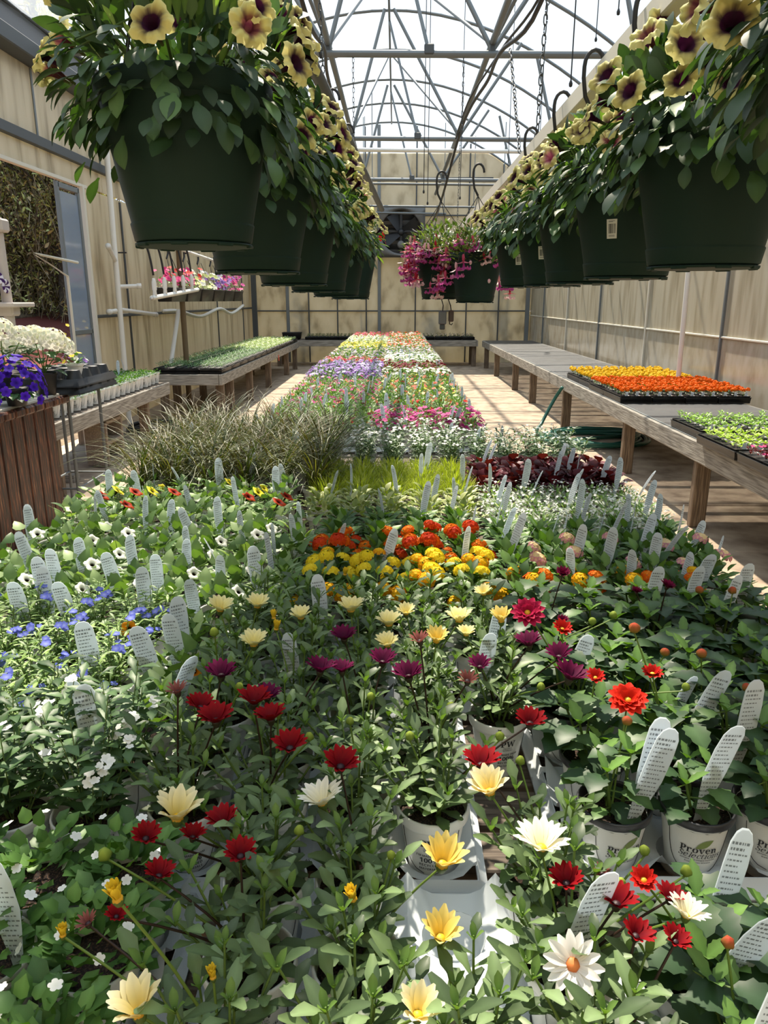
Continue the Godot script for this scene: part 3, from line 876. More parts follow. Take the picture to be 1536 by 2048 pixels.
func centre_plants() -> void:
	var bxs := [-0.608, -0.481, -0.354]
	block("bacopa", "potted_bacopa", "near left trailing plant with tiny white flowers", "near left trailing plants", bxs, [0.575, 0.7, 0.825], 0.585, 0.0, Vector3(-0.3, 0, 0))
	block("osteo", "potted_daisy", "leafy daisy plant in the frontmost tray", "frontmost daisy plants", [-0.17, -0.043, 0.084, 0.211], [0.575], 0.585)
	block("osteo", "potted_daisy", "daisy plant beside the empty tray cell", "daisies beside the empty cell", [-0.17, -0.043, 0.211], [0.7], 0.585, 0.0)
	block("osteo", "potted_daisy", "daisy plant just behind the empty cell", "daisies behind the empty cell", [-0.17, -0.043, 0.205], [0.83], 0.585, 0.0)
	tray(-0.17, 0.575, 4, 3, "white carry tray with an empty cell, nearest on the centre bench", 0.127, 0.1275)
	tray(-0.608, 0.575, 3, 3, "white carry tray under trailing plants at near left corner", 0.127, 0.125)
	block("dahlia", "potted_dahlia", "dahlia plant at the near right corner", "near right corner dahlias", [0.37, 0.5], [0.6, 0.725], 0.545)
	tray(0.37, 0.6, 2, 2, "white carry tray at the near right corner of the bench", 0.127, 0.13)
	block("osteo", "potted_daisy", "daisy plant in the red-bloomed centre trays", "centre daisy plants", [-0.318, -0.191, -0.064, 0.063], [0.985, 1.11, 1.25, 1.375], 0.585, 0.06)
	block("osteo_far", "potted_daisy", "daisy plant in the yellow-bloomed back tray", "back daisy plants", [-0.318, -0.191, -0.064, 0.063, 0.19], [1.515, 1.64], 0.585, 0.2)
	for k in 2: tray(-0.318, 0.985 + 0.265 * k, 4, 2, "white carry tray in the centre, %s behind the empty-celled tray" % ordinal(k), 0.127, 0.125)
	tray(-0.318, 1.515, 5, 2, "white carry tray under the yellow daisies", 0.127, 0.125)
	block("osteo_far", "potted_daisy", "daisy plant between centre tray and dahlias", "daisies beside the dahlias", [0.2], [1.25, 1.375], 0.585, 0.5)
	block("dahlia_front", "potted_dahlia", "front dahlia showing its printed white pot", "front dahlia pots", [0.338, 0.464, 0.59], [0.998], 0.585, 0.0, Vector3(0.4, 0, -0.1), 0.1)
	block("dahlia", "potted_dahlia", "dahlia in a black-rimmed white pot", "dahlia trays", [0.338, 0.464, 0.59, 0.716, 0.842], [1.125, 1.27, 1.395, 1.54, 1.665], 0.585, 0.22, Vector3(0.35, 0, -0.1), 0.12)
	for k in 3: tray(0.338, 0.998 + 0.272 * k, 4, 2, "white carry tray under dahlias, %s from the front" % ordinal(k), 0.126, 0.127)
	var lx := [-1.09, -0.964, -0.838, -0.712, -0.586, -0.46]
	block("nemesia", "potted_nemesia", "tall leafy plant with few white flowers", "white-flowered leafy plants on the left", lx.slice(2), [0.96, 1.085], 0.585, 0.15, Vector3(-0.2, 0, 0))
	block("lobelia", "potted_lobelia", "fine-leaved plant with light blue flowers", "blue-flowered plants on the left", lx.slice(0, 5), [1.21, 1.335, 1.46, 1.585], 0.585, 0.35, Vector3(-0.15, 0, 0))
	block("thun_orange", "potted_vine", "sparse orange-flowered vine beside blue-flowered plants", "orange-flowered vines", [-0.44], [1.21, 1.335, 1.46, 1.585], 0.585, 0.4)
	for k in 3:
		tray(-0.586, 0.96 + 0.25 * k, 2, 2, "white carry tray along the left aisle of slats, %s from the front" % ordinal(k), 0.126, 0.125)
		tray(-0.838, 0.96 + 0.25 * k, 2, 2, "white carry tray second column from the left aisle of slats, %s from the front" % ordinal(k), 0.126, 0.125)
	var vx := [-1.09, -0.96, -0.83, -0.70, -0.57, -0.44, -0.31]
	block("thun_white", "potted_vine", "pale vine among the white dark-eyed flowers", "white-flowered vines", vx, [1.72, 1.85, 1.985, 2.115, 2.25], 0.585, 0.5, Vector3(-0.12, 0, 0))
	block("thun_red", "potted_vine", "vine among the dark red vine flowers", "red-flowered vines", vx.slice(0, 6), [2.4, 2.53], 0.585, 0.45, Vector3(-0.15, 0, 0))
	block("thun_yellow", "potted_vine", "vine with yellow flowers before tall grasses", "yellow-flowered vines", vx.slice(0, 6), [2.68, 2.81], 0.585, 0.5, Vector3(-0.15, 0, 0))
	block("grass", "potted_grass", "arching tan and green potted grass", "tall grasses on the left", steps(-1.06, -0.33, 0.145), steps(3.0, 4.0, 0.145), 0.585, 0.1)
	block("lantana_gold", "potted_lantana", "plant with gold and yellow flower clusters", "gold-clustered plants", [-0.18, -0.05, 0.08, 0.21], [1.78, 1.905], 0.585, 0.5, Vector3(0.1, 0, 0))
	block("lantana_orange", "potted_lantana", "plant with orange and red flower clusters", "orange-clustered plants", [-0.18, -0.05, 0.08, 0.21], [2.04, 2.165], 0.585, 0.5, Vector3(0.1, 0, 0))
	block("lantana_amber", "potted_lantana", "orange-clustered plant behind the dahlias", "orange-clustered plants behind dahlias", [0.34, 0.47, 0.6, 0.73], [1.8], 0.585, 0.8, Vector3(0.2, 0, 0))
	block("lantana_pink", "potted_lantana", "dark green plant with pale pink clusters", "pink-clustered plants", [0.34, 0.47, 0.6, 0.73, 0.86], [1.93, 2.06], 0.585, 0.8, Vector3(0.22, 0, 0))
	block("green", "potted_seedling", "low green plant before the variegated pots", "low green plants in the centre", [-0.18, -0.05, 0.08, 0.21], [2.32, 2.45], 0.585, 0.6, Vector3(0.1, 0, 0))
	block("green", "potted_seedling", "low green plant before small white flowers", "low green plants on the right", [0.35, 0.48, 0.61, 0.74, 0.87], [2.2, 2.33], 0.585, 0.8, Vector3(0.2, 0, 0))
	block("varieg", "potted_variegated", "cream-edged variegated plant in a white pot", "variegated plants", [-0.27, -0.14, -0.01, 0.12, 0.25], [2.6, 2.74], 0.585, 0.6, Vector3(0.1, 0, 0))
	block("alyssum", "potted_alyssum", "mound of small white flowers", "small white flower mounds", [0.39, 0.52, 0.65, 0.78, 0.9], [2.48, 2.61, 2.74, 2.87], 0.585, 0.8, Vector3(0.22, 0, 0))
	block("sedum", "potted_sedum", "feathery lime green mound", "lime green mounds", [-0.27, -0.14, -0.01, 0.12, 0.25], [2.9, 3.03, 3.16, 3.29], 0.585, 0.25)
	block("coleus", "potted_coleus", "burgundy broad-leaved plant", "burgundy-leaved plants", [0.38, 0.51, 0.64, 0.77, 0.88], [3.02, 3.15, 3.28], 0.585, 0.3, Vector3(0.15, 0, 0))
	block("euph", "potted_spurge", "airy white-flowered plant behind lime mounds", "airy white plants behind lime mounds", [-0.15, -0.01, 0.13, 0.27], [3.47, 3.61, 3.75, 3.89], 0.585, 0.15)
	block("euph_tall", "potted_spurge", "narrow-leaved plant behind the burgundy leaves", "tall plants behind burgundy leaves", [0.41, 0.55, 0.69, 0.83], [3.44, 3.58, 3.72], 0.585, 0.4, Vector3(0.15, 0, 0))
	# the long narrow bench behind
	var fl := steps(-0.76, -0.2, 0.14)
	var frt := steps(-0.06, 0.46, 0.13)
	var far := [
		["red_few", "green plant with few dark red flowers", "sparse red trailing plants", fl, 4.38, 5.1], ["pink", "trailing plant with bright pink flowers", "bright pink trailing plants", frt, 4.38, 4.8],
		["dusky", "trailing plant with black and pink flowers", "black-flowered plants", frt.slice(0, 2), 4.95, 4.95], ["scarlet", "trailing plant with scarlet flowers", "scarlet-flowered plants", frt.slice(1), 5.1, 5.4],
		["rose", "light green plant with blush pink flowers", "blush-flowered plants", fl, 5.25, 6.9], ["mixed", "trailing plant with yellow and white flowers", "yellow and white trailing plants", frt, 5.55, 7.1],
		["violet", "trailing plant with lilac and violet flowers", "lilac and violet plants", fl, 7.05, 8.3], ["white", "white-flowered plant before the crimson ones", "white plants before the crimson ones", frt, 7.25, 7.4], ["crimson", "plant with dark crimson flowers", "dark crimson plants", frt, 7.55, 8.2],
		["coral", "coral-flowered plant behind the lilac ones", "coral plants behind the lilac ones", fl, 8.5, 8.8], ["white", "white-flowered plant behind the crimson ones", "white plants behind the crimson ones", frt, 8.4, 9.6],
		["silver", "silvery pale-flowered plant", "silvery pale plants", fl, 9.0, 10.8], ["silver", "pale lilac plant right of the silvery ones", "pale lilac plants", frt, 9.8, 10.9], ["yellow", "yellow-flowered plant behind the silvery ones", "yellow-flowered plants far off", fl, 11.0, 12.3],
		["fire", "orange and red flowered plant far off", "orange and red plants far off", frt, 11.1, 14.2], ["cream", "cream-flowered plant behind the yellow ones", "cream-flowered plants far off", fl, 12.5, 14.2], ["coral", "red-flowered plant at far left end", "red plants at the far bench end", fl, 14.4, 15.7], ["fire", "mixed-flowered plant at far right end", "mixed plants at the far bench end", frt, 14.4, 15.7]]
	for q in far:
		var g: float = 0.145 if q[4] < 7.0 else 0.19
		block("cali_" + q[0], "potted_%s_annual" % q[0].replace("_few", ""), q[1], q[2], q[3], [q[4]] if q[4] == q[5] else steps(q[4], q[5], g), 0.585, 0.3 if q[4] < 8.5 else 0.06, Vector3(0.05, 0, 0), PI, "potted plant", 1.0 if q[4] < 7 else 1.12)
	tray(-0.75, 4.4, 4, 2, "white carry tray at the front left of the long bench behind the grasses", 0.15, 0.15)
	tray(-0.04, 4.4, 4, 2, "white carry tray under the bright pink trailing plants", 0.15, 0.15)

# ---- tags that stand out in the photo: x, height of the soil line, distance, lean, turn, size
const TAGS := [[0.204, 0.816, 0.682, .35, .3, 0.71], [-0.434, 0.786, 0.697, -.2, 0, 0.87], [0.368, 0.810, 0.956, .45, .1, 0.81], [0.384, 0.825, 0.906, .45, .1, 0.70], [0.430, 0.810, 0.813, .55, .2, 0.81], [0.371, 0.818, 0.653, .75, 0, 0.70],
	[0.341, 0.826, 0.552, .6, 0, 0.70], [0.552, 0.817, 1.142, .5, .2, 0.70], [0.557, 0.814, 1.051, .3, .2, 0.74], [0.466, 0.812, 0.970, .4, .2, 0.77], [-0.487, 0.797, 1.032, -.05, .4, 0.70], [-0.445, 0.781, 1.392, .1, .6, 0.96],
	[-0.584, 0.801, 1.307, -.2, .3, 0.70], [-0.476, 0.802, 1.286, -.3, .2, 0.70], [-0.847, 0.739, 1.656, -.15, .2, 0.99], [-0.735, 0.751, 1.535, -.2, .2, 0.79], [-0.836, 0.743, 1.533, -.1, .2, 0.92], [-0.341, 0.815, 1.167, .1, .9, 0.70],
	[0.700, 0.722, 2.205, .15, .9, 1.26], [0.782, 0.739, 1.985, .3, .7, 0.98], [0.770, 0.737, 1.730, 0, .1, 1.01], [0.827, 0.748, 1.680, .1, .1, 0.84], [0.601, 0.757, 1.645, .25, .1, 0.70], [0.701, 0.752, 1.662, .15, .2, 0.77]]
func clear_tags() -> void:
	var say := ["white tag leaning beside the big cream daisy", "large white tag at the left edge by the trailing plants", "white tag leaning right behind the orange-red dahlia", "smaller white tag below the one behind the orange-red dahlia", "white tag tilted among the front dahlia pots", "broad white tag tilted over the near right corner dahlias", "white tag at the lower right corner of the bench", "white tag leaning far right among upper dahlia leaves", "white tag at the right edge among dahlia buds", "white tag leaning in the middle of the dahlias", "upright white tag among blue-flowered plants nearest the left tray gap", "grey-shaded tag right of the orange vine flower", "white tag left of the orange vine flower", "white tag just behind the orange vine flower", "rounded tag amid the white-flowered vines near left edge", "second rounded tag amid the white-flowered vines near left edge", "rounded tag at the far left above blue-flowered plants", "small edge-on tag by the orange vine pot", "tall narrow tag at the aisle corner by small white flowers", "tall tag at the right bench edge by the timber leg", "pale pinkish tag standing upright at the right bench edge", "broad tag nearest the aisle at the right bench edge", "broad tag behind the dark magenta dahlias", "broad tag between orange clusters and dahlia buds"]
	for k in TAGS.size():
		var q: Array = TAGS[k]
		var to := P(q[0], q[1] + 0.062 * q[5], q[2])
		var o := nearest(planted.keys(), to + Vector3(-0.03, 0, -0.03))
		var flatly := Vector3(to.x - o.position.x, 0, to.z - o.position.z)
		var base := o.position + Vector3(0, 0.118, 0) + flatly.limit_length(0.04)
		var d := (to - base)
		d.y = maxf(d.y, 0.06)
		d = Vector3(clampf(d.x, -0.08, 0.08), d.y, clampf(d.z, -0.05, 0.05))
		plant_tag(base, d / d.y + Vector3(q[3] * 0.75, 0, 0), q[4], say[k], "", clampf(d.length() / 0.08, 0.95, 1.3))

# ---- single blooms in view: kind, x, height, distance, size
const BLOOMS := [
	[0, -0.300, 0.840, 1.023, 0.88], [0, -0.262, 0.850, 0.969, 1.04], [0, -0.217, 0.847, 1.025, 1.04], [0, -0.185, 0.840, 0.991, 0.95], [0, -0.146, 0.840, 0.916, 0.95], [0, -0.072, 0.840, 0.874, 0.97],
	[0, -0.215, 0.810, 0.797, 0.83], [0, -0.305, 0.810, 0.768, 0.72], [0, -0.248, 0.810, 0.771, 0.62], [0, -0.182, 0.810, 0.739, 0.78], [0, -0.270, 0.810, 0.706, 0.69], [10, -0.324, 0.810, 0.638, 0.56],
	[0, -0.298, 0.810, 0.648, 0.47], [4, -0.270, 0.825, 0.786, 1.19], [3, -0.093, 0.810, 0.837, 1.03], [4, -0.235, 0.810, 0.535, 1.02], [6, -0.252, 0.920, 0.556, 0.81], [6, -0.345, 0.810, 0.623, 0.56],
	[6, -0.044, 0.810, 0.676, 0.77], [7, -0.331, 0.830, 0.713, 1.00], [6, -0.176, 0.810, 0.575, 0.53], [0, 0.203, 0.840, 0.985, 0.91], [0, 0.119, 0.840, 0.879, 1.03], [0, 0.197, 0.810, 0.702, 0.77],
	[10, 0.242, 0.810, 0.718, 0.52], [0, 0.245, 0.810, 0.672, 0.84], [13, 0.287, 0.810, 0.709, 0.67], [0, 0.306, 0.810, 0.681, 0.65], [0, 0.253, 0.810, 0.630, 0.68], [0, 0.292, 0.810, 0.624, 0.59],
	[4, 0.124, 0.840, 0.823, 1.07], [3, 0.175, 0.824, 0.741, 1.11], [12, 0.057, 0.810, 0.729, 1.14], [12, 0.049, 0.810, 0.624, 0.93], [5, 0.180, 0.810, 0.596, 0.82], [3, 0.315, 0.810, 0.657, 0.76],
	[4, 0.023, 0.810, 0.537, 0.86], [7, -0.002, 0.810, 0.741, 0.71], [7, 0.257, 0.810, 0.699, 0.76], [7, 0.339, 0.810, 0.719, 0.85], [15, 0.344, 0.810, 0.621, 0.72], [7, 0.302, 0.810, 0.751, 0.80],
	[2, -0.355, 0.840, 1.401, 1.20], [2, -0.282, 0.840, 1.420, 1.11], [2, -0.185, 0.840, 1.364, 1.02], [2, -0.257, 0.840, 1.243, 1.17], [2, -0.088, 0.840, 1.400, 1.25], [2, -0.010, 0.840, 1.333, 1.15],
	[2, 0.024, 0.840, 1.389, 0.88], [2, -0.012, 0.840, 1.244, 0.99], [2, 0.128, 0.840, 1.352, 1.21], [2, 0.136, 0.840, 1.291, 0.82], [12, 0.078, 0.840, 1.262, 0.93], [12, 0.211, 0.840, 1.353, 0.98],
	[2, 0.193, 0.840, 1.495, 0.88], [6, -0.239, 0.840, 1.363, 0.69], [6, -0.227, 0.840, 1.312, 0.74], [7, -0.316, 0.880, 1.199, 1.06], [6, -0.114, 0.840, 1.611, 0.71], [1, -0.290, 0.840, 1.124, 1.02],
	[1, -0.201, 0.840, 1.055, 0.86], [10, -0.324, 0.882, 0.996, 0.79], [1, -0.093, 0.840, 1.270, 0.97], [1, -0.126, 0.840, 1.143, 1.00], [1, -0.088, 0.840, 1.144, 0.81], [1, -0.020, 0.840, 1.176, 0.95],
	[1, 0.025, 0.840, 1.125, 1.02], [1, 0.148, 0.840, 1.162, 0.82], [1, 0.247, 0.840, 1.248, 1.03], [1, 0.292, 0.840, 1.201, 0.96], [1, 0.292, 0.840, 1.124, 1.12], [10, 0.042, 0.920, 1.096, 0.80],
	[10, 0.116, 0.869, 1.060, 0.79], [9, 0.235, 0.918, 1.219, 0.95], [13, 0.322, 0.840, 1.320, 0.84], [13, 0.337, 0.840, 1.129, 0.69], [13, 0.437, 0.840, 1.143, 0.74], [8, 0.370, 0.840, 1.057, 0.92],
	[14, 0.359, 0.886, 1.497, 0.74], [14, 0.581, 0.860, 1.493, 0.74], [14, 0.525, 0.840, 1.514, 0.55], [14, 0.332, 0.840, 1.359, 0.55], [15, 0.497, 0.820, 1.253, 0.92], [15, 0.553, 0.831, 1.226, 1.00],
	[15, 0.413, 0.900, 1.182, 1.05], [15, 0.359, 0.820, 1.020, 0.86], [15, 0.591, 0.820, 1.127, 0.84], [7, 0.488, 0.820, 1.126, 0.89], [15, 0.755, 0.820, 1.561, 0.99], [15, 0.681, 0.820, 1.563, 0.99],
	[7, 0.437, 0.837, 1.381, 1.00], [7, 0.397, 0.825, 1.377, 1.00], [11, -0.563, 0.778, 1.446, 0.74], [11, -0.397, 0.740, 1.331, 0.73], [7, -0.125, 0.820, 0.972, 0.89], [7, 0.158, 0.820, 0.976, 0.89],
	[7, 0.090, 0.820, 1.060, 0.96], [7, -0.039, 0.820, 1.089, 0.87], [7, -0.182, 0.820, 1.056, 0.85], [7, 0.245, 0.820, 1.125, 0.90], [7, 0.024, 0.820, 0.974, 0.89], [7, 0.178, 0.820, 0.915, 0.85],
	[7, -0.116, 0.810, 0.780, 0.83], [7, -0.067, 0.820, 1.014, 0.82], [7, -0.258, 0.820, 1.118, 0.90]]
func nearest(kinds_: Array, at: Vector3) -> Node3D:
	var best: Node3D = null
	var bd := 1e9
	for k in kinds_:
		for o in planted.get(k, []):
			var d := Vector2(o.position.x - at.x, o.position.z - at.z).length()
			if d < bd: bd = d; best = o
	return best
func blooms() -> void:
	var look := {0: ["red", "eye_dark", 0.25, 0.0], 1: ["purple", "eye_dark", 0.2, 0.0], 2: ["yellow", "eye_gold", 0.15, 0.05], 3: ["white", "eye_gold", 0.1, -0.05], 4: ["cup", "eye_gold", 0.1, 0.0], 5: ["face", "eye_orange", 0.1, 0.95], 8: ["dahlia", "eye_gold", 0.1, 0.5], 9: ["magenta", "eye_gold", 0.1, 0.7], 10: ["dull", "eye_dark", 0.3, 0.1], 6: ["bud_open", "eye_gold", 0.15, 0.0], 12: ["gold_cup", "eye_gold", 0.1, 0.05], 13: ["small_red", "eye_gold", 0.2, 0.3], 14: ["dark_magenta", "eye_dark", 0.2, 0.3]}
	for q in BLOOMS:
		var at := P(q[1], q[2], q[3])
		var k: int = q[0]
		var o := nearest(["thun_orange"] if k == 11 else ["dahlia", "dahlia_front"] if k in [8, 9, 13, 14, 15] else ["osteo", "osteo_far"], at)
		var inv := o.transform.affine_inverse()
		var to := inv * at
		var from := Vector3(rr(-0.012, 0.012), 0.11, rr(-0.012, 0.012))
		var dark := k in [0, 1, 10, 14]
		var fl: MeshInstance3D
		if look.has(k):
			var w: Array = look[k]
			var axis := inv.basis * Vector3(rr(-0.25, 0.25), 1.0, w[3] + rr(-0.1, 0.15))
			fl = part("flower", F[w[0]], M.petal, o, upright(to, axis, q[4]))
			part("flower_centre", F[w[1]], M.painted, fl, Transform3D(Basis(), Vector3(0, 0.002, 0)))
			var cx := MB.new()
			cx.tint = lin("5c7338") if not dark else lin("3f3a2c")
			cx.lathe([[0.001, -0.009], [0.0045, -0.006], [0.007, 0.001], [0.006, 0.003]], 10)
			part("calyx", cx.mesh(), M.leaf, fl)
		elif k == 11:
			fl = part("flower", F.orange_thun, M.petal, o, upright(to, inv.basis * Vector3(0.1, 0.5, 1.0), q[4]))
		else:
			fl = part("bud", F["bud_red" if k == 15 else "bud_green"], M.petal, o, upright(to, Vector3(rr(-0.2, 0.2), 1, rr(-0.2, 0.2)), q[4]))
		part("flower_stem", stalk(from, to, 0.0019, 0.0014, lin("3b2c22") if dark else lin("6f8a3c"), rr(0.1, 0.6)).mesh(), M.leaf, o)

# ---- the building
const XL := -3.4
const XR := 3.2
const ZB := 18.3
func hoop_y(x: float) -> float:
	var t := (x + 0.1) / 3.3
	return 3.85 + 1.4 * (1.0 - t * t)
func hoop_pts(z: float, n := 28) -> Array:
	var out := []
	for k in n + 1:
		var x := lerpf(XL, XR, float(k) / n)
		out.append(P(x, hoop_y(x), z))
	return out
func slab_part(called: String, size: Vector3, at: Vector3, m: Material, parent: Node3D, bev := 0.004) -> MeshInstance3D:
	var b := MB.new()
	b.box(size, Vector3.ZERO, bev)
	return part(called, b.mesh(), m, parent, Transform3D(Basis(), at))
func rod(called: String, pts: Array, r: float, m: Material, parent: Node3D, seg := 8) -> MeshInstance3D:
	var b := MB.new()
	b.tube(pts, r, seg)
	return part(called, b.mesh(), m, parent)
func panel_grid(wall: Node3D, x: float, z0: float, z1: float, w: float, h0: float, h1: float, m: Material) -> void:
	var n := int(ceil((z1 - z0) / w - 0.01))
	for k in n:
		var a := z0 + k * w
		var b := minf(a + w, z1)
		slab_part("panel", Vector3(0.012, h1 - h0, b - a - 0.012), P(x, (h0 + h1) / 2, (a + b) / 2), m, wall, 0.002)

func building() -> void:
	var gnd := MB.new()
	gnd.box(Vector3(70, 0.3, 80), P(0, -0.27, 12), 0.01)
	tag(part("ground", gnd.mesh(), M.earth, self), "brown leaf-strewn earth outside the greenhouse", "ground", "", "structure")
	var fl := thing("floor", "pale concrete greenhouse floor of wide slabs", "floor", Vector3.ZERO, "", "structure")
	var zz := [-1.6, 0.5, 3.05, 5.3, 8.1, 10.9, 13.7, 16.2, 18.4]
	for k in zz.size() - 1:
		for c in [[-3.45, -0.1], [-0.1, 3.25]]:
			slab_part("slab", Vector3(c[1] - c[0] - 0.012, 0.1, zz[k + 1] - zz[k] - 0.014), P((c[0] + c[1]) / 2, -0.05, (zz[k] + zz[k + 1]) / 2), M.concrete, fl, 0.006)
	slab_part("bed", Vector3(6.7, 0.08, 20.0), P(-0.1, -0.075, 8.4), M.earth, fl)
	# left wall: sheets below and above a dark channel; a wide opening nearer the camera
	var wl := thing("wall_left", "dirty cream plastic sheet wall with the wide opening", "wall", Vector3.ZERO, "", "structure")
	panel_grid(wl, XL, 8.55, ZB, 1.22, 0.0, 2.62, M.sheet_left)
	panel_grid(wl, XL, -1.6, 3.6, 1.3, 0.0, 2.62, M.sheet_left)
	panel_grid(wl, XL, -1.6, ZB, 1.55, 2.64, 2.84, M.sheet_left)
	panel_grid(wl, XL, -1.6, ZB, 1.55, 2.93, 3.52, M.sheet_left)
	slab_part("channel", Vector3(0.06, 0.09, 19.9), P(XL + 0.03, 2.885, 8.35), M.steel_dark, wl)
	slab_part("header", Vector3(0.05, 0.035, 5.2), P(XL + 0.02, 2.625, 6.1), M.paint_cream, wl)
	slab_part("girt", Vector3(0.035, 0.035, 9.7), P(XL + 0.03, 1.27, 13.42), M.steel_dark, wl)
	for z in [9.77, 12.21, 14.65, 17.09]:
		slab_part("batten", Vector3(0.02, 2.6, 0.035), P(XL + 0.015, 1.3, z), M.steel_dark, wl)
	for z in [3.05, 4.6, 6.15, 7.7, 9.25]:
		slab_part("batten", Vector3(0.014, 0.58, 0.03), P(XL + 0.012, 3.22, z), M.steel, wl)
	slab_part("gutter", Vector3(0.2, 0.14, 19.9), P(XL + 0.08, 3.59, 8.35), M.steel_dark, wl, 0.01)
	slab_part("gutter_face", Vector3(0.05, 0.24, 19.9), P(XL + 0.01, 3.78, 8.35), M.gutter, wl, 0.01)
	slab_part("gutter_lip", Vector3(0.09, 0.05, 19.9), P(XL + 0.03, 3.92, 8.35), M.steel_dark, wl, 0.01)
	var wr := thing("wall_right", "grey cream plastic sheet wall behind the long right bench", "wall", Vector3.ZERO, "", "structure")
	panel_grid(wr, XR, -1.6, ZB, 2.28, 1.11, 3.7, M.sheet_right)
	panel_grid(wr, XR, -1.6, ZB, 2.28, 0.0, 1.09, M.sheet_low)
	slab_part("girt", Vector3(0.02, 0.02, 19.9), P(XR - 0.015, 1.1, 8.35), M.paint_cream, wr)
	slab_part("gutter", Vector3(0.14, 0.3, 19.9), P(XR - 0.03, 3.8, 8.35), M.gutter, wr, 0.01)
	for k in 9:
		slab_part("batten", Vector3(0.025, 3.7, 0.03), P(XR - 0.018, 1.85, -1.6 + 2.28 * k), M.steel if k % 2 == 0 else M.paint_cream, wr)
	# back wall: sheets between posts, the top row cut to the roof's curve
	var wb := thing("wall_back", "mottled translucent end wall with a grid of metal posts", "wall", Vector3.ZERO, "", "structure")
	var bx := [XL, -2.55, -2.05, -1.37, -0.69, -0.38, 0.47, 1.67, 2.43, XR]
	for k in bx.size() - 1:
		for h: Array in [[0.0, 1.19], [1.21, 3.3]]:
			slab_part("panel", Vector3(bx[k + 1] - bx[k] - 0.012, h[1] - h[0], 0.012), P((bx[k] + bx[k + 1]) / 2, (h[0] + h[1]) / 2, ZB), M.sheet_back, wb, 0.002)
		var m := MB.new()
		for dz in [0.006, -0.006]:
			for row in 2:
				for s in 7:
					var x := lerpf(bx[k] + 0.006, bx[k + 1] - 0.006, (s / 6.0) if dz > 0 else 1.0 - s / 6.0)
					m.vert(P(x, 3.32 if row == 0 else minf(hoop_y(x) - 0.02, 4.62), ZB - dz))
			m.sheet(2, 7)
		part("panel", m.mesh(), M.sheet_back, wb)
	for k in range(1, bx.size() - 1):
		var thick: bool = k in [1, 5]
		slab_part("post", Vector3(0.075 if thick else 0.03, hoop_y(bx[k]) - 0.05, 0.04), P(bx[k], hoop_y(bx[k]) / 2 - 0.02, ZB - 0.035), M.steel if thick else M.steel_dark, wb)
	for h: float in [1.2, 3.31, 4.1]:
		slab_part("girt", Vector3(6.5 if h < 3.6 else 4.6, 0.03, 0.03), P(-0.1, h, ZB - 0.03), M.steel_dark, wb)
	var gab := MB.new()
	for row in 2:
		for s in 17:
			var x := lerpf(-2.2, 2.0, s / 16.0)
			gab.vert(P(x, 4.6 if row == 0 else maxf(hoop_y(x), 4.61), ZB))
	gab.sheet(2, 17)
	part("film_gable", gab.mesh(), M.film, wb)
	slab_part("corner_post", Vector3(0.11, 3.8, 0.11), P(XL + 0.12, 1.9, ZB - 0.35), M.steel_dark, wb)
	slab_part("corner_post", Vector3(0.09, 3.8, 0.09), P(XR - 0.1, 1.9, ZB - 0.1), M.steel, wb)
	var wf := thing("wall_front", "translucent end wall behind the camera", "wall", Vector3.ZERO, "", "structure")
	for k in 5:
		var x := XL + 1.32 * k + 0.66
		slab_part("panel", Vector3(1.308, 3.8, 0.012), P(x, 1.9, -1.62), M.sheet_back, wf, 0.002)
	var gable := MB.new()
	for row in 2:
		for s in 13:
			var x := lerpf(XL, XR, s / 12.0)
			gable.vert(P(x, 3.81 if row == 0 else hoop_y(x), -1.62))
	gable.sheet(2, 13)
	part("panel", gable.mesh(), M.sheet_back, wf)
	# roof film, one sheet per bay, over round hoops
	var rf := thing("ceiling", "milky plastic film roof stretched over round hoops", "roof", Vector3.ZERO, "", "structure")
	for k in 12:
		var z0 := ZB - 1.66 * (k + 1)
		var m := MB.new()
		for r in 5:
			var z := lerpf(z0, z0 + 1.66, r / 4.0)
			var sag := 0.035 * sin(PI * r / 4.0)
			for s in 33:
				var x := lerpf(XL - 0.03, XR + 0.03, s / 32.0)
				m.vert(P(x, hoop_y(x) + 0.03 - sag + 0.006 * sin(s * 2.1 + k + r * 1.7), z))
		m.sheet(5, 33)
		part("film_sheet", m.mesh(), M.film, rf)
	for k in 13:
		rod("hoop", hoop_pts(ZB - 0.02 - 1.66 * k), 0.021, M.steel, rf, 8)
	rod("ridge_pipe", [P(-0.1, hoop_y(-0.1) - 0.04, -1.5), P(-0.1, hoop_y(-0.1) - 0.04, ZB - 0.05)], 0.016, M.steel, rf)
	# trusses: tie pipe, pairs of struts to the ridge and out to the hoop
	var tz := [3.45, 7.75, 11.5, 15.2]
	for k in 4:
		var z: float = tz[k]
		var t := thing("roof_truss", "grey pipe roof truss, %s of four from the camera" % ["first", "second", "third", "last"][k], "roof truss", Vector3.ZERO, "roof trusses", "structure")
		rod("tie_pipe", [P(XL + 0.05, 3.66, z), P(XR - 0.05, 3.6, z)], 0.032, M.steel, t, 10)
		for q in [[-0.63, -0.16], [-0.63, -1.5], [0.88, -0.04], [0.88, 1.7], [-2.3, -1.7], [2.2, 1.9]]:
			rod("strut", [P(q[0], 3.65, z), P(q[1], hoop_y(q[1]) - 0.03, z)], 0.022, M.steel, t)
		rod("king_strut", [P(0.3, 3.64, z), P(-0.1, hoop_y(-0.1) - 0.04, z + 0.4)], 0.017, M.steel, t)
		slab_part("clamp", Vector3(0.09, 0.09, 0.08), P(0.3, 3.66, z), M.steel_dark, t, 0.01)
		for x in [-0.63, 0.88, -2.3, 2.2]:
			slab_part("bracket", Vector3(0.05, 0.1, 0.05), P(x, 3.68, z), M.steel_dark, t, 0.008)
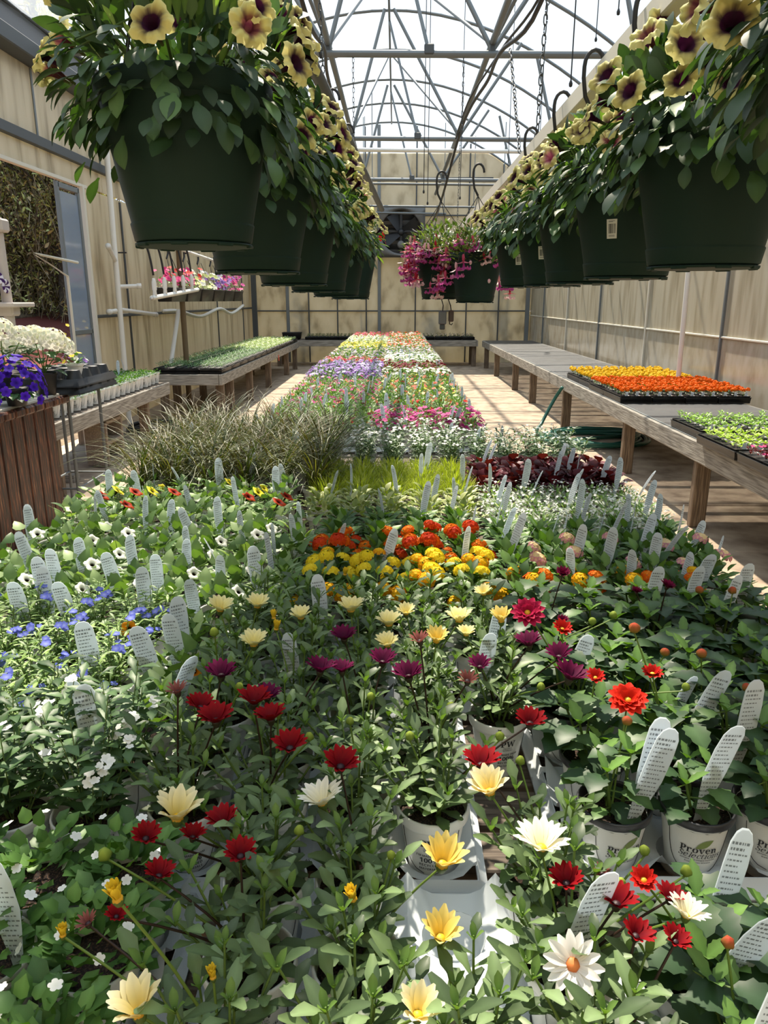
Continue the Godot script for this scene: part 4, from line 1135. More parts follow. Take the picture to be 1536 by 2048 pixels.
	for k in 2:
		var x: float = [-0.63, 0.88][k]
		var o := rod(fresh("long_pipe"), [P(x, 3.72, -1.5), P(x, 3.72, 17.9)], 0.03, M.steel, self, 10)
		tag(o, "long grey roof pipe running the length, %s of the ridge" % ["left", "right"][k], "pipe", "", "structure")
	# diagonal wind braces between the long pipes and the hoops
	for q in [[-0.63, 7.75, -0.1, 10.05], [0.88, 7.75, -0.1, 10.05], [-0.63, 11.5, -0.1, 13.35], [0.88, 11.5, -0.1, 13.35], [-0.63, 7.75, -1.3, 5.1], [0.88, 7.75, 1.6, 5.1]]:
		var o := rod(fresh("wind_brace"), [P(q[0], 3.7, q[1]), P(q[2], hoop_y(q[2]) - 0.03, q[3])], 0.018, M.steel, self)
		tag(o, "thin grey diagonal brace from a long roof pipe up to a hoop", "roof brace", "diagonal roof braces", "structure")
	var wp := rod(fresh("water_pipe"), [P(XL + 0.3, 3.7, 12.5), P(XR - 0.3, 3.62, 12.5)], 0.03, M.pvc, self)
	tag(wp, "white pipe across the roof just behind the third truss", "pipe")
	for q in [[15.35, 3.58, -0.5, 2.1], [17.5, 3.43, -0.75, 1.75], [17.45, 3.29, -0.72, 1.1]]:
		var o := rod(fresh("cross_pipe"), [P(q[2], q[1], q[0]), P(q[3], q[1] - 0.03, q[0])], 0.022, M.steel, self)
		tag(o, "grey cross pipe before the end wall %s" % ["above the fan at the last truss", "at the top edge of the fan", "crossing the face of the fan"][int(names.cross_pipe) - 1], "pipe")
		for x in [q[2] + 0.05, q[3] - 0.05]:
			rod("hanger_rod", [P(x, q[1], q[0]), P(x, hoop_y(x) - 0.02, q[0])], 0.008, M.steel, o)

func end_wall_things() -> void:
	var fan := thing("exhaust_fan", "square grey exhaust fan with dark round blades on the end wall", "fan", P(0.12, 2.93, ZB - 0.3))
	var m := MB.new()
	for ring in 4:
		for s in 65:
			var a := TAU * s / 64.0
			var d := Vector2(cos(a), sin(a))
			var k := 0.54 / maxf(absf(d.x), absf(d.y))
			var q: float = [0.46, 0.47, k, k][ring]
			m.vert(Vector3(d.x * q, d.y * q, [0.0, 0.12, 0.12, -0.12][ring]))
	m.sheet(4, 65)
	part("housing", m.mesh(), M.fan_grey, fan)
	slab_part("back_board", Vector3(1.06, 1.06, 0.02), Vector3(0, 0, -0.13), M.fan_dark, fan)
	for k in 9:
		slab_part("shutter_slat", Vector3(0.98, 0.085, 0.008), Vector3(0, -0.42 + 0.105 * k, -0.09), M.fan_grey if k % 2 == 0 else M.fan_dark, fan, 0.002).rotation.x = 0.5
	for k in 4:
		var b := MB.new()
		for r in 5:
			for s in 4:
				b.vert(Vector3(lerpf(0.06, 0.43, r / 4.0), (s - 1.5) * 0.075 * (0.6 + 0.15 * r), 0.04 * (s - 1.5)))
		b.sheet(5, 4)
		part("blade", b.mesh(), M.fan_dark, fan, Transform3D(Basis(Vector3(0, 0, 1), PI / 2 * k + 0.5), Vector3(0, 0, 0.0)))
	var hub := MB.new()
	hub.lathe([[0.0, 0.06], [0.05, 0.055], [0.07, 0.02], [0.07, -0.05]], 20, Vector3.ZERO, Basis(Vector3.RIGHT, PI / 2))
	part("hub", hub.mesh(), M.fan_dark, fan)
	var motor := MB.new()
	motor.lathe([[0.0, 0.1], [0.06, 0.1], [0.085, 0.08], [0.085, -0.05]], 20, Vector3(0, -0.27, 0.02), Basis(Vector3.RIGHT, PI / 2))
	part("motor", motor.mesh(), M.fan_grey, fan)
	slab_part("motor_bracket", Vector3(0.06, 1.0, 0.03), Vector3(0, 0, -0.03), M.fan_dark, fan)
	slab_part("motor_bracket", Vector3(1.0, 0.05, 0.03), Vector3(0, 0.02, -0.03), M.fan_dark, fan)
	var box := thing("control_box", "small grey switch box hanging under the fuchsia basket", "control box", P(0.275, 1.35, 4.5))
	slab_part("case", Vector3(0.045, 0.075, 0.04), Vector3.ZERO, M.gutter, box, 0.005)
	slab_part("lower_case", Vector3(0.03, 0.03, 0.03), Vector3(0, -0.052, 0), M.steel_dark, box, 0.004)
	rod("lead", [Vector3(0.0, 0.035, 0), Vector3(0.003, 0.07, 0), Vector3(0.0, 0.112, -0.17)], 0.003, M.cable, box)
	var box2 := thing("control_box", "small brown plug box with a hook beside the grey switch box", "control box", P(0.325, 1.36, 4.5))
	slab_part("case", Vector3(0.03, 0.065, 0.03), Vector3.ZERO, plain("box_brown", "4a3a34", 0.5), box2, 0.005)
	rod("hook", [Vector3(-0.008, -0.03, 0), Vector3(-0.008, -0.045, 0), Vector3(0.004, -0.05, 0), Vector3(0.01, -0.04, 0)], 0.003, M.cable, box2)
	rod("lead", [Vector3(0.0, 0.03, 0), Vector3(-0.005, 0.06, 0), Vector3(-0.01, 0.102, -0.17)], 0.003, M.cable, box2)

func chain(label: String, a: Vector3, b: Vector3, wire := 0.0035, len := 0.05) -> void:
	var o := thing("chain", label, "chain", a, "hanging roof chains")
	if not L.has("link"):
		var m := MB.new()
		var pts := []
		for k in 17:
			var t := TAU * k / 16.0
			pts.append(Vector3(cos(t) * 0.009, sin(t) * 0.02 + signf(sin(t)) * 0.004, 0))
		m.tube(pts, 0.003, 5, false)
		L.link = m.mesh()
	var d := b - a
	var n := int(d.length() / 0.04)
	for k in n:
		var bs := fr(Vector3.ZERO, d, Vector3(0.3, 0.1, 1)).basis * Basis(Vector3.UP, PI / 2 * (k % 2) + rr(-0.3, 0.3))
		part("link", L.link, M.steel_dark, o, Transform3D(bs, d * (k + 0.5) / n + Vector3(rr(-0.002, 0.002), 0, 0)))
func curve(pts: Array, n := 6) -> Array:
	var c := Curve3D.new()
	for k in pts.size():
		var t: Vector3 = (pts[mini(k + 1, pts.size() - 1)] - pts[maxi(k - 1, 0)]) / 6.0
		c.add_point(pts[k], -t, t)
	var out := []
	for k in (pts.size() - 1) * n + 1: out.append(c.sample(k / n if k < (pts.size() - 1) * n else pts.size() - 2, float(k % n) / n if k < (pts.size() - 1) * n else 1.0))
	return out
func hanging_lines() -> void:
	chain("steel chain holding up the left pipe rail", P(-0.42, 2.33, 4.9), P(-0.46, 3.7, 4.95))
	chain("steel chain holding up the right basket rail", P(0.64, 2.14, 3.75), P(0.7, 3.7, 3.8))
	chain("steel chain from the second truss, left of centre", P(-0.4, 2.9, 7.75), P(-0.4, 3.64, 7.75))
	chain("steel chain from the second truss, right of centre", P(0.62, 2.95, 7.75), P(0.62, 3.64, 7.75))
	chain("steel chain from the third truss, right of centre", P(0.89, 2.56, 11.5), P(0.9, 3.58, 11.5))
	chain("steel chain lying along the far end of the right rail", P(0.62, 2.16, 4.1), P(0.66, 2.85, 4.9))
	var c1 := rod(fresh("power_cable"), curve([P(0.86, 3.66, 3.6), P(0.76, 2.96, 4.5), P(0.675, 3.0, 5.5), P(0.71, 3.09, 6.5), P(0.67, 3.12, 7.5), P(0.64, 3.04, 8.5), P(0.5, 2.47, 10), P(0.42, 2.6, 14), P(0.35, 3.0, 17.9)]), 0.013, M.cable, self)
	tag(c1, "black cable sagging under the right long roof pipe", "cable")
	rod("second_strand", curve([P(0.9, 3.66, 3.7), P(0.8, 3.08, 4.5), P(0.70, 3.04, 5.5), P(0.70, 3.15, 6.5), P(0.65, 3.17, 7.5), P(0.62, 3.06, 8.5)]), 0.008, M.cable, c1)
	var c2 := rod(fresh("power_cable"), curve([P(-0.6, 3.66, 3.4), P(-0.5, 2.97, 4.5), P(-0.473, 3.03, 5.5), P(-0.536, 3.13, 6.5), P(-0.55, 3.09, 8), P(-0.5, 2.6, 9.5), P(-0.6, 3.5, 11.4)]), 0.013, M.cable, self)
	tag(c2, "black cable sagging under the left long roof pipe", "cable")
	for q in [[0.98, 4.7, 2.62], [1.32, 5.1, 3.1], [1.55, 6.6, 3.4], [-0.62, 4.8, 2.9], [-0.75, 6.0, 2.75], [0.75, 9.4, 2.6], [1.35, 9.8, 2.75], [1.75, 10.0, 2.9], [0.28, 8.1, 2.5], [0.34, 8.6, 2.45]]:
		var k: int = names.get("drop_wire", 0)
		var o := rod(fresh("drop_wire"), [P(q[0], q[2], q[1]), P(q[0] + 0.004, hoop_y(q[0]) - 0.05, q[1])], 0.004, M.cable, self, 5)
		tag(o, "thin dark drop wire with a small weight, %s from the left under the roof" % ["fourth", "sixth", "seventh", "second", "first", "fifth", "eighth", "ninth", "third", "last"][k], "drop wire", "thin drop wires")
		var w := MB.new()
		w.lathe([[0.0, -0.02], [0.009, -0.015], [0.011, 0.0], [0.005, 0.016], [0.002, 0.02]], 10, P(q[0], q[2], q[1]))
		part("weight", w.mesh(), M.cable, o)

# ---- hanging baskets
func pot_hang() -> void:
	var m := MB.new()
	m.lathe([[0.0, 0.0], [0.1, 0.0], [0.107, 0.004], [0.112, 0.03], [0.1125, 0.033], [0.1105, 0.036], [0.124, 0.1], [0.137, 0.165], [0.1475, 0.235]], 44)
	pot_mesh.hang = m.mesh()
	var r := MB.new()
	r.lathe([[0.1475, 0.228], [0.1535, 0.232], [0.155, 0.238], [0.156, 0.262], [0.153, 0.266], [0.149, 0.262], [0.147, 0.24]], 44)
	pot_mesh.hang_rim = r.mesh()
	var d := MB.new()
	d.lathe([[0.0, -0.005], [0.104, -0.005], [0.107, -0.003], [0.107, 0.0], [0.1, 0.0]], 44)
	for k in 8:
		var a := TAU * k / 8
		d.box(Vector3(0.03, 0.006, 0.008), Vector3(cos(a) * 0.104, -0.004, sin(a) * 0.104), 0.002, Basis(Vector3.UP, -a + PI / 2))
	pot_mesh.hang_dish = d.mesh()
	var s := MB.new()
	s.lathe([[0.148, 0.24], [0.1, 0.25], [0.0, 0.255]], 24)
	pot_mesh.hang_soil = s.mesh()
	var st := MB.new()
	for r_ in 2:
		for k in 7:
			var a := PI / 2 + (k - 3) * 0.034
			var y: float = [0.09, 0.135][r_]
			var R := lerpf(0.1105, 0.1475, (y - 0.036) / 0.199) + 0.0022
			st.vert(Vector3(R * cos(-a), y, -R * sin(-a)), Vector2(1.0 - k / 6.0, 1.0 - r_))
	st.sheet(2, 7)
	pot_mesh.sticker = st.mesh()
func basket(at: Vector3, rail: float, label: String, group: String, fill: Callable, sticker := false, turn := 0.0) -> Node3D:
	var o := thing("hanging_basket", label, "hanging basket", at, group)
	var p := part("pot", pot_mesh.hang, M.pot_green, o)
	part("rim", pot_mesh.hang_rim, M.pot_green, p)
	part("drip_dish", pot_mesh.hang_dish, M.pot_green, p)
	part("soil", pot_mesh.hang_soil, M.soil, o)
	if sticker: part("barcode_sticker", pot_mesh.sticker, M.barcode, o, Transform3D(Basis(Vector3.UP, turn), Vector3.ZERO))
	fill.call(o)
	var top := Vector3(0, rail - at.y, 0)
	for k in 4:
		var a := TAU * k / 4 + 0.4
		rod("hanger_wire", [Vector3(cos(a) * 0.152, 0.25, sin(a) * 0.152), Vector3(cos(a) * 0.1, 0.42, sin(a) * 0.1), top - Vector3(0, 0.09, 0)], 0.0022, M.cable, o, 5)
	var h := MB.new()
	var pts := []
	for k in 9:
		var t := PI * k / 8.0
		pts.append(top + Vector3(-0.03 * cos(t), 0.03 + 0.045 * sin(t), 0))
	pts = [top - Vector3(0, 0.09, 0), top + Vector3(-0.022, -0.05, 0), top + Vector3(-0.03, 0.0, 0)] + pts
	h.tube(pts, 0.0065, 6)
	part("hook", h.mesh(), M.cable, o)
	return o
func petunias(o: Node3D, split: bool, nl: int, nf: int, s := 1.0, tall := 0.2, side := 0.0) -> void:
	var leaves := []
	var tips := []
	for k in nl:
		var t := acos(1.0 - rr(0.0, 1.3))
		var f := k * 2.39996 + rr(-0.3, 0.3)
		var d := Vector3(cos(f) * sin(t), cos(t), sin(f) * sin(t))
		var q := rr(0.6, 1.0)
		var at := Vector3(d.x * 0.215 * q, 0.25 + d.y * tall * q, d.z * 0.215 * q) * Vector3(s, 1, s)
		var low := t > 1.15
		var dir := d + Vector3(rr(-0.4, 0.4), rr(-1.1, -0.3) if low else rr(-0.1, 0.9), rr(-0.4, 0.4))
		if low and rng.randf() < 0.5: at.y -= rr(0.0, 0.075)
		if d.y > 0.3 and rng.randf() < 0.35:
			tips.append([pick(L.petunia_up), fr(at, d + Vector3(0, 0.8, 0), Vector3(-d.x, 0.4, -d.z), rr(0.8, 1.2))])
		else:
			leaves.append([pick(L.petunia), fr(at, dir, Vector3(d.x, 0.8, d.z), rr(0.7, 1.15))])
	put(leaves.slice(0, 290), "leaf", M.leaf, o, split)
	put(leaves.slice(290), "leaf", M.leaf, o, false)
	if tips.size():
		var b := Bunch.new()
		for l in tips: b.add(l[0], l[1])
		stuff(part("shoot_leaves", b.mesh(), M.leaf, o))
	var stems := MB.new()
	stems.tint = lin("5f7a40")
	for k in 16:
		var f := TAU * k / 16
		stems.tube([Vector3(cos(f) * 0.04, 0.25, sin(f) * 0.04), Vector3(cos(f) * 0.12, 0.34, sin(f) * 0.12), Vector3(cos(f) * 0.19, 0.3, sin(f) * 0.19)], [0.003, 0.0025, 0.002], 5)
	part("stem", stems.mesh(), M.leaf, o)
	for k in nf:
		var t := acos(1.0 - rr(0.05, 0.95))
		var f := side + k * 2.39996 + rr(-0.5, 0.5)
		var d := Vector3(cos(f) * sin(t), cos(t), sin(f) * sin(t))
		var at := Vector3(d.x * 0.235 * s, 0.262 + d.y * (tall + 0.03), d.z * 0.235 * s)
		part("flower", F.petunia if rng.randf() < 0.7 else pick([F.petunia_pale, F.petunia_pink]), M.petal, o, upright(at, d + Vector3(rr(-0.3, 0.3), rr(-0.1, 0.5), rr(0.0, 0.5)), rr(0.85, 1.1)))
const FACING := [[0.397, 1.766, 1.012], [0.469, 1.849, 1.375], [0.537, 1.836, 1.435], [0.487, 1.858, 1.720], [0.603, 2.060, 1.939], [0.589, 1.871, 2.155], [0.556, 1.819, 2.622], [0.607, 1.825, 3.214], [0.480, 1.811, 2.882], [0.625, 2.003, 2.800], [0.601, 1.941, 3.075], [0.546, 1.881, 4.920], [-0.497, 2.068, 1.868], [-0.272, 1.803, 2.204], [-0.224, 1.938, 1.732], [-0.301, 2.069, 2.053], [-0.909, 2.253, 2.609], [-0.910, 2.063, 2.356], [-0.739, 2.196, 2.308], [-0.508, 2.219, 2.318], [-0.433, 2.218, 2.502], [-0.304, 1.969, 3.242], [-0.233, 1.990, 2.784], [-0.184, 2.008, 3.255], [-0.153, 1.951, 3.433], [-0.192, 1.913, 3.056], [-0.217, 1.941, 4.526], [-0.174, 1.836, 4.896]]
func facing_petunias(list: Array) -> void:
	for q in FACING:
		var at := P(q[0], q[1], q[2])
		var best: Node3D = list[0]
		for o in list:
			if o.position.distance_to(at - Vector3(0, 0.35, 0)) < best.position.distance_to(at - Vector3(0, 0.35, 0)): best = o
		var p := at - best.position
		var mid := Vector3(0, 0.3, 0)
		if (p - mid).length() > 0.29: p = mid + (p - mid).normalized() * 0.29
		part("flower", F.petunia, M.petal, best, upright(p, Vector3(rr(-0.25, 0.25) + p.x, 0.35, 1.0), rr(0.95, 1.05)))
		part("flower_stem", stalk(mid, p - Vector3(0, 0.02, 0.03), 0.0018, 0.0014, lin("6f8a4a")).mesh(), M.leaf, best)
func baskets() -> void:
	var list := []
	pot_hang()
	var rl := rod(fresh("basket_rail"), [P(-0.477, 2.3, -1.0), P(-0.133, 2.28, 7.6)], 0.026, M.steel_dark, self, 10)
	tag(rl, "dark round pipe rail carrying the left hanging baskets", "rail")
	var rm := MB.new()
	rm.box(Vector3(0.045, 0.06, 8.2), Vector3.ZERO, 0.004)
	var rrl := part(fresh("basket_rail"), rm.mesh(), M.paint_cream, self, Transform3D(Basis(), P(0.62, 2.1, 3.1)))
	tag(rrl, "pale square rail carrying the right hanging baskets", "rail")
	var word := ["nearest", "second", "third", "fourth", "fifth", "sixth"]
	var zl := [1.48, 2.02, 2.57, 3.14, 3.75]
	for k in 5:
		var h: float = [1.55, 1.52, 1.5, 1.485, 1.47][k]
		list.append(basket(P(-0.437 + 0.04 * zl[k], h, zl[k]), 2.29, "green hanging basket of yellow petunias on the left rail, %s from the camera" % word[k], "yellow petunia baskets", func(o): petunias(o, k < 2, 820 if k < 2 else 560, [40, 40, 36, 30, 28][k], 1.0, [0.2, 0.2, 0.19, 0.17, 0.15][k])))
	basket(P(-0.259, 1.46, 4.45), 2.29, "hanging basket of red-flowered bright leaves at the far end of the left row", "", func(o):
		var leaves := []
		for k in 70:
			var f := k * 2.39996
			var t := rr(0.3, 1.7)
			var d := Vector3(cos(f) * sin(t), cos(t), sin(f) * sin(t))
			leaves.append([pick(L.begonia), fr(Vector3(d.x * 0.14, 0.26 + d.y * 0.13, d.z * 0.14), d + Vector3(0, rr(-0.9, 0.3), 0), Vector3(d.x, 0.8, d.z), rr(0.8, 1.2))])
		put(leaves, "leaf", M.leaf, o, true)
		for k in 9:
			var f := k * 2.39996
			part("flower", F.scarlet, M.petal, o, upright(Vector3(cos(f) * 0.2, rr(0.22, 0.36), sin(f) * 0.2), Vector3(cos(f), 0.2, sin(f)), 1.3)), true, -0.6)
	var zr := [1.06, 1.6, 2.09, 2.55, 3.02, 3.6]
	for k in 6:
		list.append(basket(P([0.625, 0.622, 0.612, 0.6, 0.605, 0.595][k], [1.525, 1.515, 1.508, 1.504, 1.505, 1.51][k], zr[k]), 2.1, "green hanging basket of yellow petunias on the right rail, %s from the camera" % word[k], "yellow petunia baskets", func(o): petunias(o, k < 2, 820 if k < 3 else 560, [34, 30, 32, 30, 30, 28][k], 1.05, [0.2, 0.17, 0.15, 0.14, 0.13, 0.12][k]), k in [2, 4, 5], [0.0, 0.0, -0.62, 0.0, -0.55, -0.42][k]))
	facing_petunias(list)
	for q in [[0.46, 1.44, 4.5, "second fuchsia basket, under the end of the right rail", 2.1], [0.27, 1.46, 4.75, "fuchsia basket hanging furthest left in the right row, thick with pink flowers", 2.1]]:
		basket(P(q[0], q[1], q[2]), q[4], q[3], "fuchsia baskets", func(o):
			mound(o, L.fuchsia, 900, 0.25, 0.27)
			for c in o.get_children():
				if c.has_meta("kind"): c.position.y += 0.1
			var n := 80 if q[0] < 0.3 else 34
			for k in n:
				var f := k * 2.39996 + (2.2 if q[0] > 0.3 else 0.0)
				var t := rr(0.8, 1.75)
				var at := Vector3(cos(f) * sin(t) * 0.22, 0.24 + cos(t) * 0.22 - rr(0.0, 0.17), sin(f) * sin(t) * 0.22)
				part("flower", F[pick(["fuchsia", "fuchsia", "fuchsia_pale", "fuchsia_red"])], M.petal, o, Transform3D(Basis(Vector3.UP, f) * Basis(Vector3.RIGHT, rr(-0.3, 0.3)), at).scaled_local(Vector3.ONE * rr(1.5, 2.1)))
				part("flower_stem", stalk(at, at + Vector3(-cos(f) * 0.03, 0.07, -sin(f) * 0.03), 0.001, 0.001, lin("7a5a4a")).mesh(), M.leaf, o)
			for k in 12:
				var f := k * 2.39996
				part("bud", F.fuchsia_bud, M.petal, o, Transform3D(Basis(Vector3.RIGHT, PI), Vector3(cos(f) * 0.19, rr(0.1, 0.3), sin(f) * 0.19))))

# ---- benches
func bench(called: String, label: String, x0: float, x1: float, z0: float, z1: float, top: float, legs: Array, kind: String, apron := 0.13) -> Node3D:
	var o := thing(called, label, "bench")
	var xm := (x0 + x1) / 2
	var zm := (z0 + z1) / 2
	for x in [x0 + 0.02, x1 - 0.02]: slab_part("side_board", Vector3(0.04, apron, z1 - z0), P(x, top - apron / 2, zm), M.wood_z, o, 0.006)
	for z in [z0 + 0.02, z1 - 0.02]: slab_part("end_board", Vector3(x1 - x0 - 0.09, apron, 0.04), P(xm, top - apron / 2, z), M.wood_x, o, 0.006)
	if kind == "mesh":
		for z in steps(z0 + 0.7, z1 - 0.7, 0.8): slab_part("joist", Vector3(x1 - x0 - 0.09, 0.08, 0.04), P(xm, top - 0.055, z), M.wood_x, o)
		var m := MB.new()
		var w := x1 - x0 - 0.05
		var d := z1 - z0 - 0.05
		for side in 2:
			for e in [[-1, 1], [1, 1], [-1, -1], [1, -1]]:
				m.vert(Vector3(e[0] * w / 2, 0.006 - 0.003 * side, e[1] * d / 2), Vector2(e[0] * w / 0.09, e[1] * d / 0.045))
			m.sheet(2, 2)
		part("expanded_metal_top", m.mesh(), M.expanded_metal, o, Transform3D(Basis(), P(xm, top, zm)))
		slab_part("metal_edge", Vector3(0.012, 0.008, d), P(x0 + 0.028, top + 0.004, zm), M.steel, o, 0.002)
	else:
		var n := int((z1 - z0) / 0.108)
		for k in n:
			slab_part("plank", Vector3(x1 - x0 - 0.02, 0.024, 0.092), P(xm, top - 0.012, z0 + 0.054 + (z1 - z0 - 0.108) * k / (n - 1)), M.plank_dark, o, 0.003)
		for x in [x0 + 0.3, x1 - 0.3]: slab_part("joist", Vector3(0.04, 0.09, z1 - z0 - 0.1), P(x, top - 0.07, zm), M.wood_z, o)
	for z in legs:
		for x in [x0 + 0.075, x1 - 0.075]:
			slab_part("leg", Vector3(0.1, top - apron * 0.3, 0.06), P(x, (top - apron * 0.3) / 2, z), M.wood_y, o, 0.006)
	return o

# a flat of cells: 3 across, 6 deep
func flat_meshes() -> void:
	var cell := MB.new()
	for q in [[0.03, 0.0], [0.043, 0.055], [0.0445, 0.056], [0.0445, 0.058], [0.041, 0.058], [0.039, 0.05], [0.0, 0.05]]:
		for k in 5:
			cell.vert(Vector3([-1, 1, 1, -1, -1][k] * q[0], q[1], [1, 1, -1, -1, 1][k] * q[0]))
	cell.sheet(7, 5)
	pot_mesh.cell = cell.mesh()
	var pack := Bunch.new()
	for a in 3:
		for b in 6: pack.add(pot_mesh.cell, Transform3D(Basis(), Vector3((a - 1) * 0.09, 0.004, (b - 2.5) * 0.09)))
	pot_mesh.pack = pack.mesh()
	var t := MB.new()
	var ring := [[0.0, 0.0], [0.134, 0.0], [0.139, 0.045], [0.142, 0.047], [0.142, 0.05], [0.137, 0.05], [0.135, 0.004]]
	for q in ring:
		for k in 5: t.vert(Vector3([-1, 1, 1, -1, -1][k] * q[0], q[1], [1, 1, -1, -1, 1][k] * (q[0] + (0.135 if q[0] > 0 else 0.0))))
	t.sheet(ring.size(), 5)
	pot_mesh.flat_tray = t.mesh()
	var soil := MB.new()
	soil.box(Vector3(0.262, 0.004, 0.53), Vector3(0, 0.052, 0), 0.001)
	pot_mesh.flat_soil = soil.mesh()
	var seeds := {"marigold": [["4f7034", "5f8240"], 26, 0.035, 0.045], "green": [["86ad4a", "9cc25c", "74993f"], 18, 0.04, 0.05], "lime": [["a9c655", "bdd46e"], 18, 0.036, 0.04], "maroon": [["5c1c28", "6d2a34"], 18, 0.034, 0.038], "fine": [["6f9468", "86a87c", "5c8058"], 26, 0.04, 0.05], "pale": [["b4c49a", "c6d2ae", "9cb286"], 22, 0.04, 0.045], "dull": [["5f6a48", "77805c", "8a8a70"], 18, 0.036, 0.05]}
	for k in seeds:
		var q: Array = seeds[k]
		var ls := greens(q[0], 0.024 if k not in ["fine", "marigold"] else 0.022, 0.012 if k not in ["fine", "marigold"] else 0.006, OVATE, 0.5)
		var out := []
		for v in 3:
			var b := Bunch.new()
			for j in q[1]:
				var f: float = j * 2.4
				var up := rr(0.0, 1.0)
				b.add(pick(ls), fr(Vector3(cos(f) * q[2] * 0.5 * up, 0.052 + q[3] * up, sin(f) * q[2] * 0.5 * up), Vector3(cos(f), rr(0.2, 1.2), sin(f)), Vector3.UP, rr(0.8, 1.25)))
			out.append(b.mesh())
		L["seed_" + k] = out
	var st := MB.new()
	for side in [1.0, -1.0]:
		for y in [0.04, 0.09]:
			for s in [-1.0, 1.0]: st.vert(Vector3(s * side * 0.012, y, side * 0.0006), Vector2(0.5 + s * side * 0.4, 0.3 if y > 0.06 else 0.6))
		st.sheet(2, 2)
	pot_mesh.flat_tag = st.mesh()
var flat_protos := {}
func flat(kind: String, flower: String, each: int, detailed: bool, tagged: bool) -> Node3D:
	var key := "%s%s%s%s" % [kind, flower, detailed, tagged]
	if flat_protos.has(key): return flat_protos[key]
	var o := Node3D.new()
	part("tray", pot_mesh.flat_tray, M.pot_black, o)
	part("soil", pot_mesh.flat_soil, M.soil, o)
	if not detailed: stuff(part("cell_pack", pot_mesh.pack, M.pot_black, o))
	var mass := Bunch.new()
	var fm := Bunch.new()
	for a in 3:
		for b in 6:
			var xf := Transform3D(Basis(), Vector3((a - 1) * 0.09, 0.004, (b - 2.5) * 0.09))
			var sx := xf * Transform3D(Basis(Vector3.UP, rr(0, TAU)).scaled(Vector3.ONE * rr(0.9, 1.2)), Vector3.ZERO)
			var sd: Mesh = pick(L["seed_" + kind])
			if detailed:
				part("cell", pot_mesh.cell, M.pot_black, o, xf)
				part("seedling", sd, M.leaf, o, sx)
			else: mass.add(sd, sx)
			if tagged and b == 5: part("label_stick", pot_mesh.flat_tag, M.tag_print, o, xf * Transform3D(Basis(), Vector3(0.01, 0, 0.03)))
			for k in each:
				var fx := Transform3D(Basis(Vector3.UP, rr(0, TAU)) * Basis(Vector3.RIGHT, rr(-0.3, 0.3)), xf.origin + Vector3(rr(-0.028, 0.028), 0.11 + rr(-0.012, 0.008), rr(-0.028, 0.028))) if flower.begins_with("mari") else upright(xf.origin + Vector3(rr(-0.03, 0.03), 0.1 + rr(-0.015, 0.012), rr(-0.03, 0.03)), Vector3(rr(-0.4, 0.4), 1, 0.3), 0.8)
				if detailed: part("flower", F[flower], M.petal, o, fx)
				else: fm.add(F[flower], fx)
	if mass.n: stuff(part("seedlings", mass.mesh(), M.leaf, o))
	if fm.n: stuff(part("flowers", fm.mesh(), M.petal, o))
	flat_protos[key] = o
	return o
func lay(kind: String, flower: String, each: int, detailed: bool, xs: Array, zs: Array, look: String, group: String, turn := 0.0, top := 0.588) -> void:
	for r in zs.size():
		for c in xs.size():
			copy_of(flat(kind, flower, each, detailed, r == 0 and detailed), "seedling_flat", "%s, %s row from front, %s from left" % [look, ordinal(r), ordinal(c)], "seedling flat", P(xs[c], top, zs[r]), turn, group)

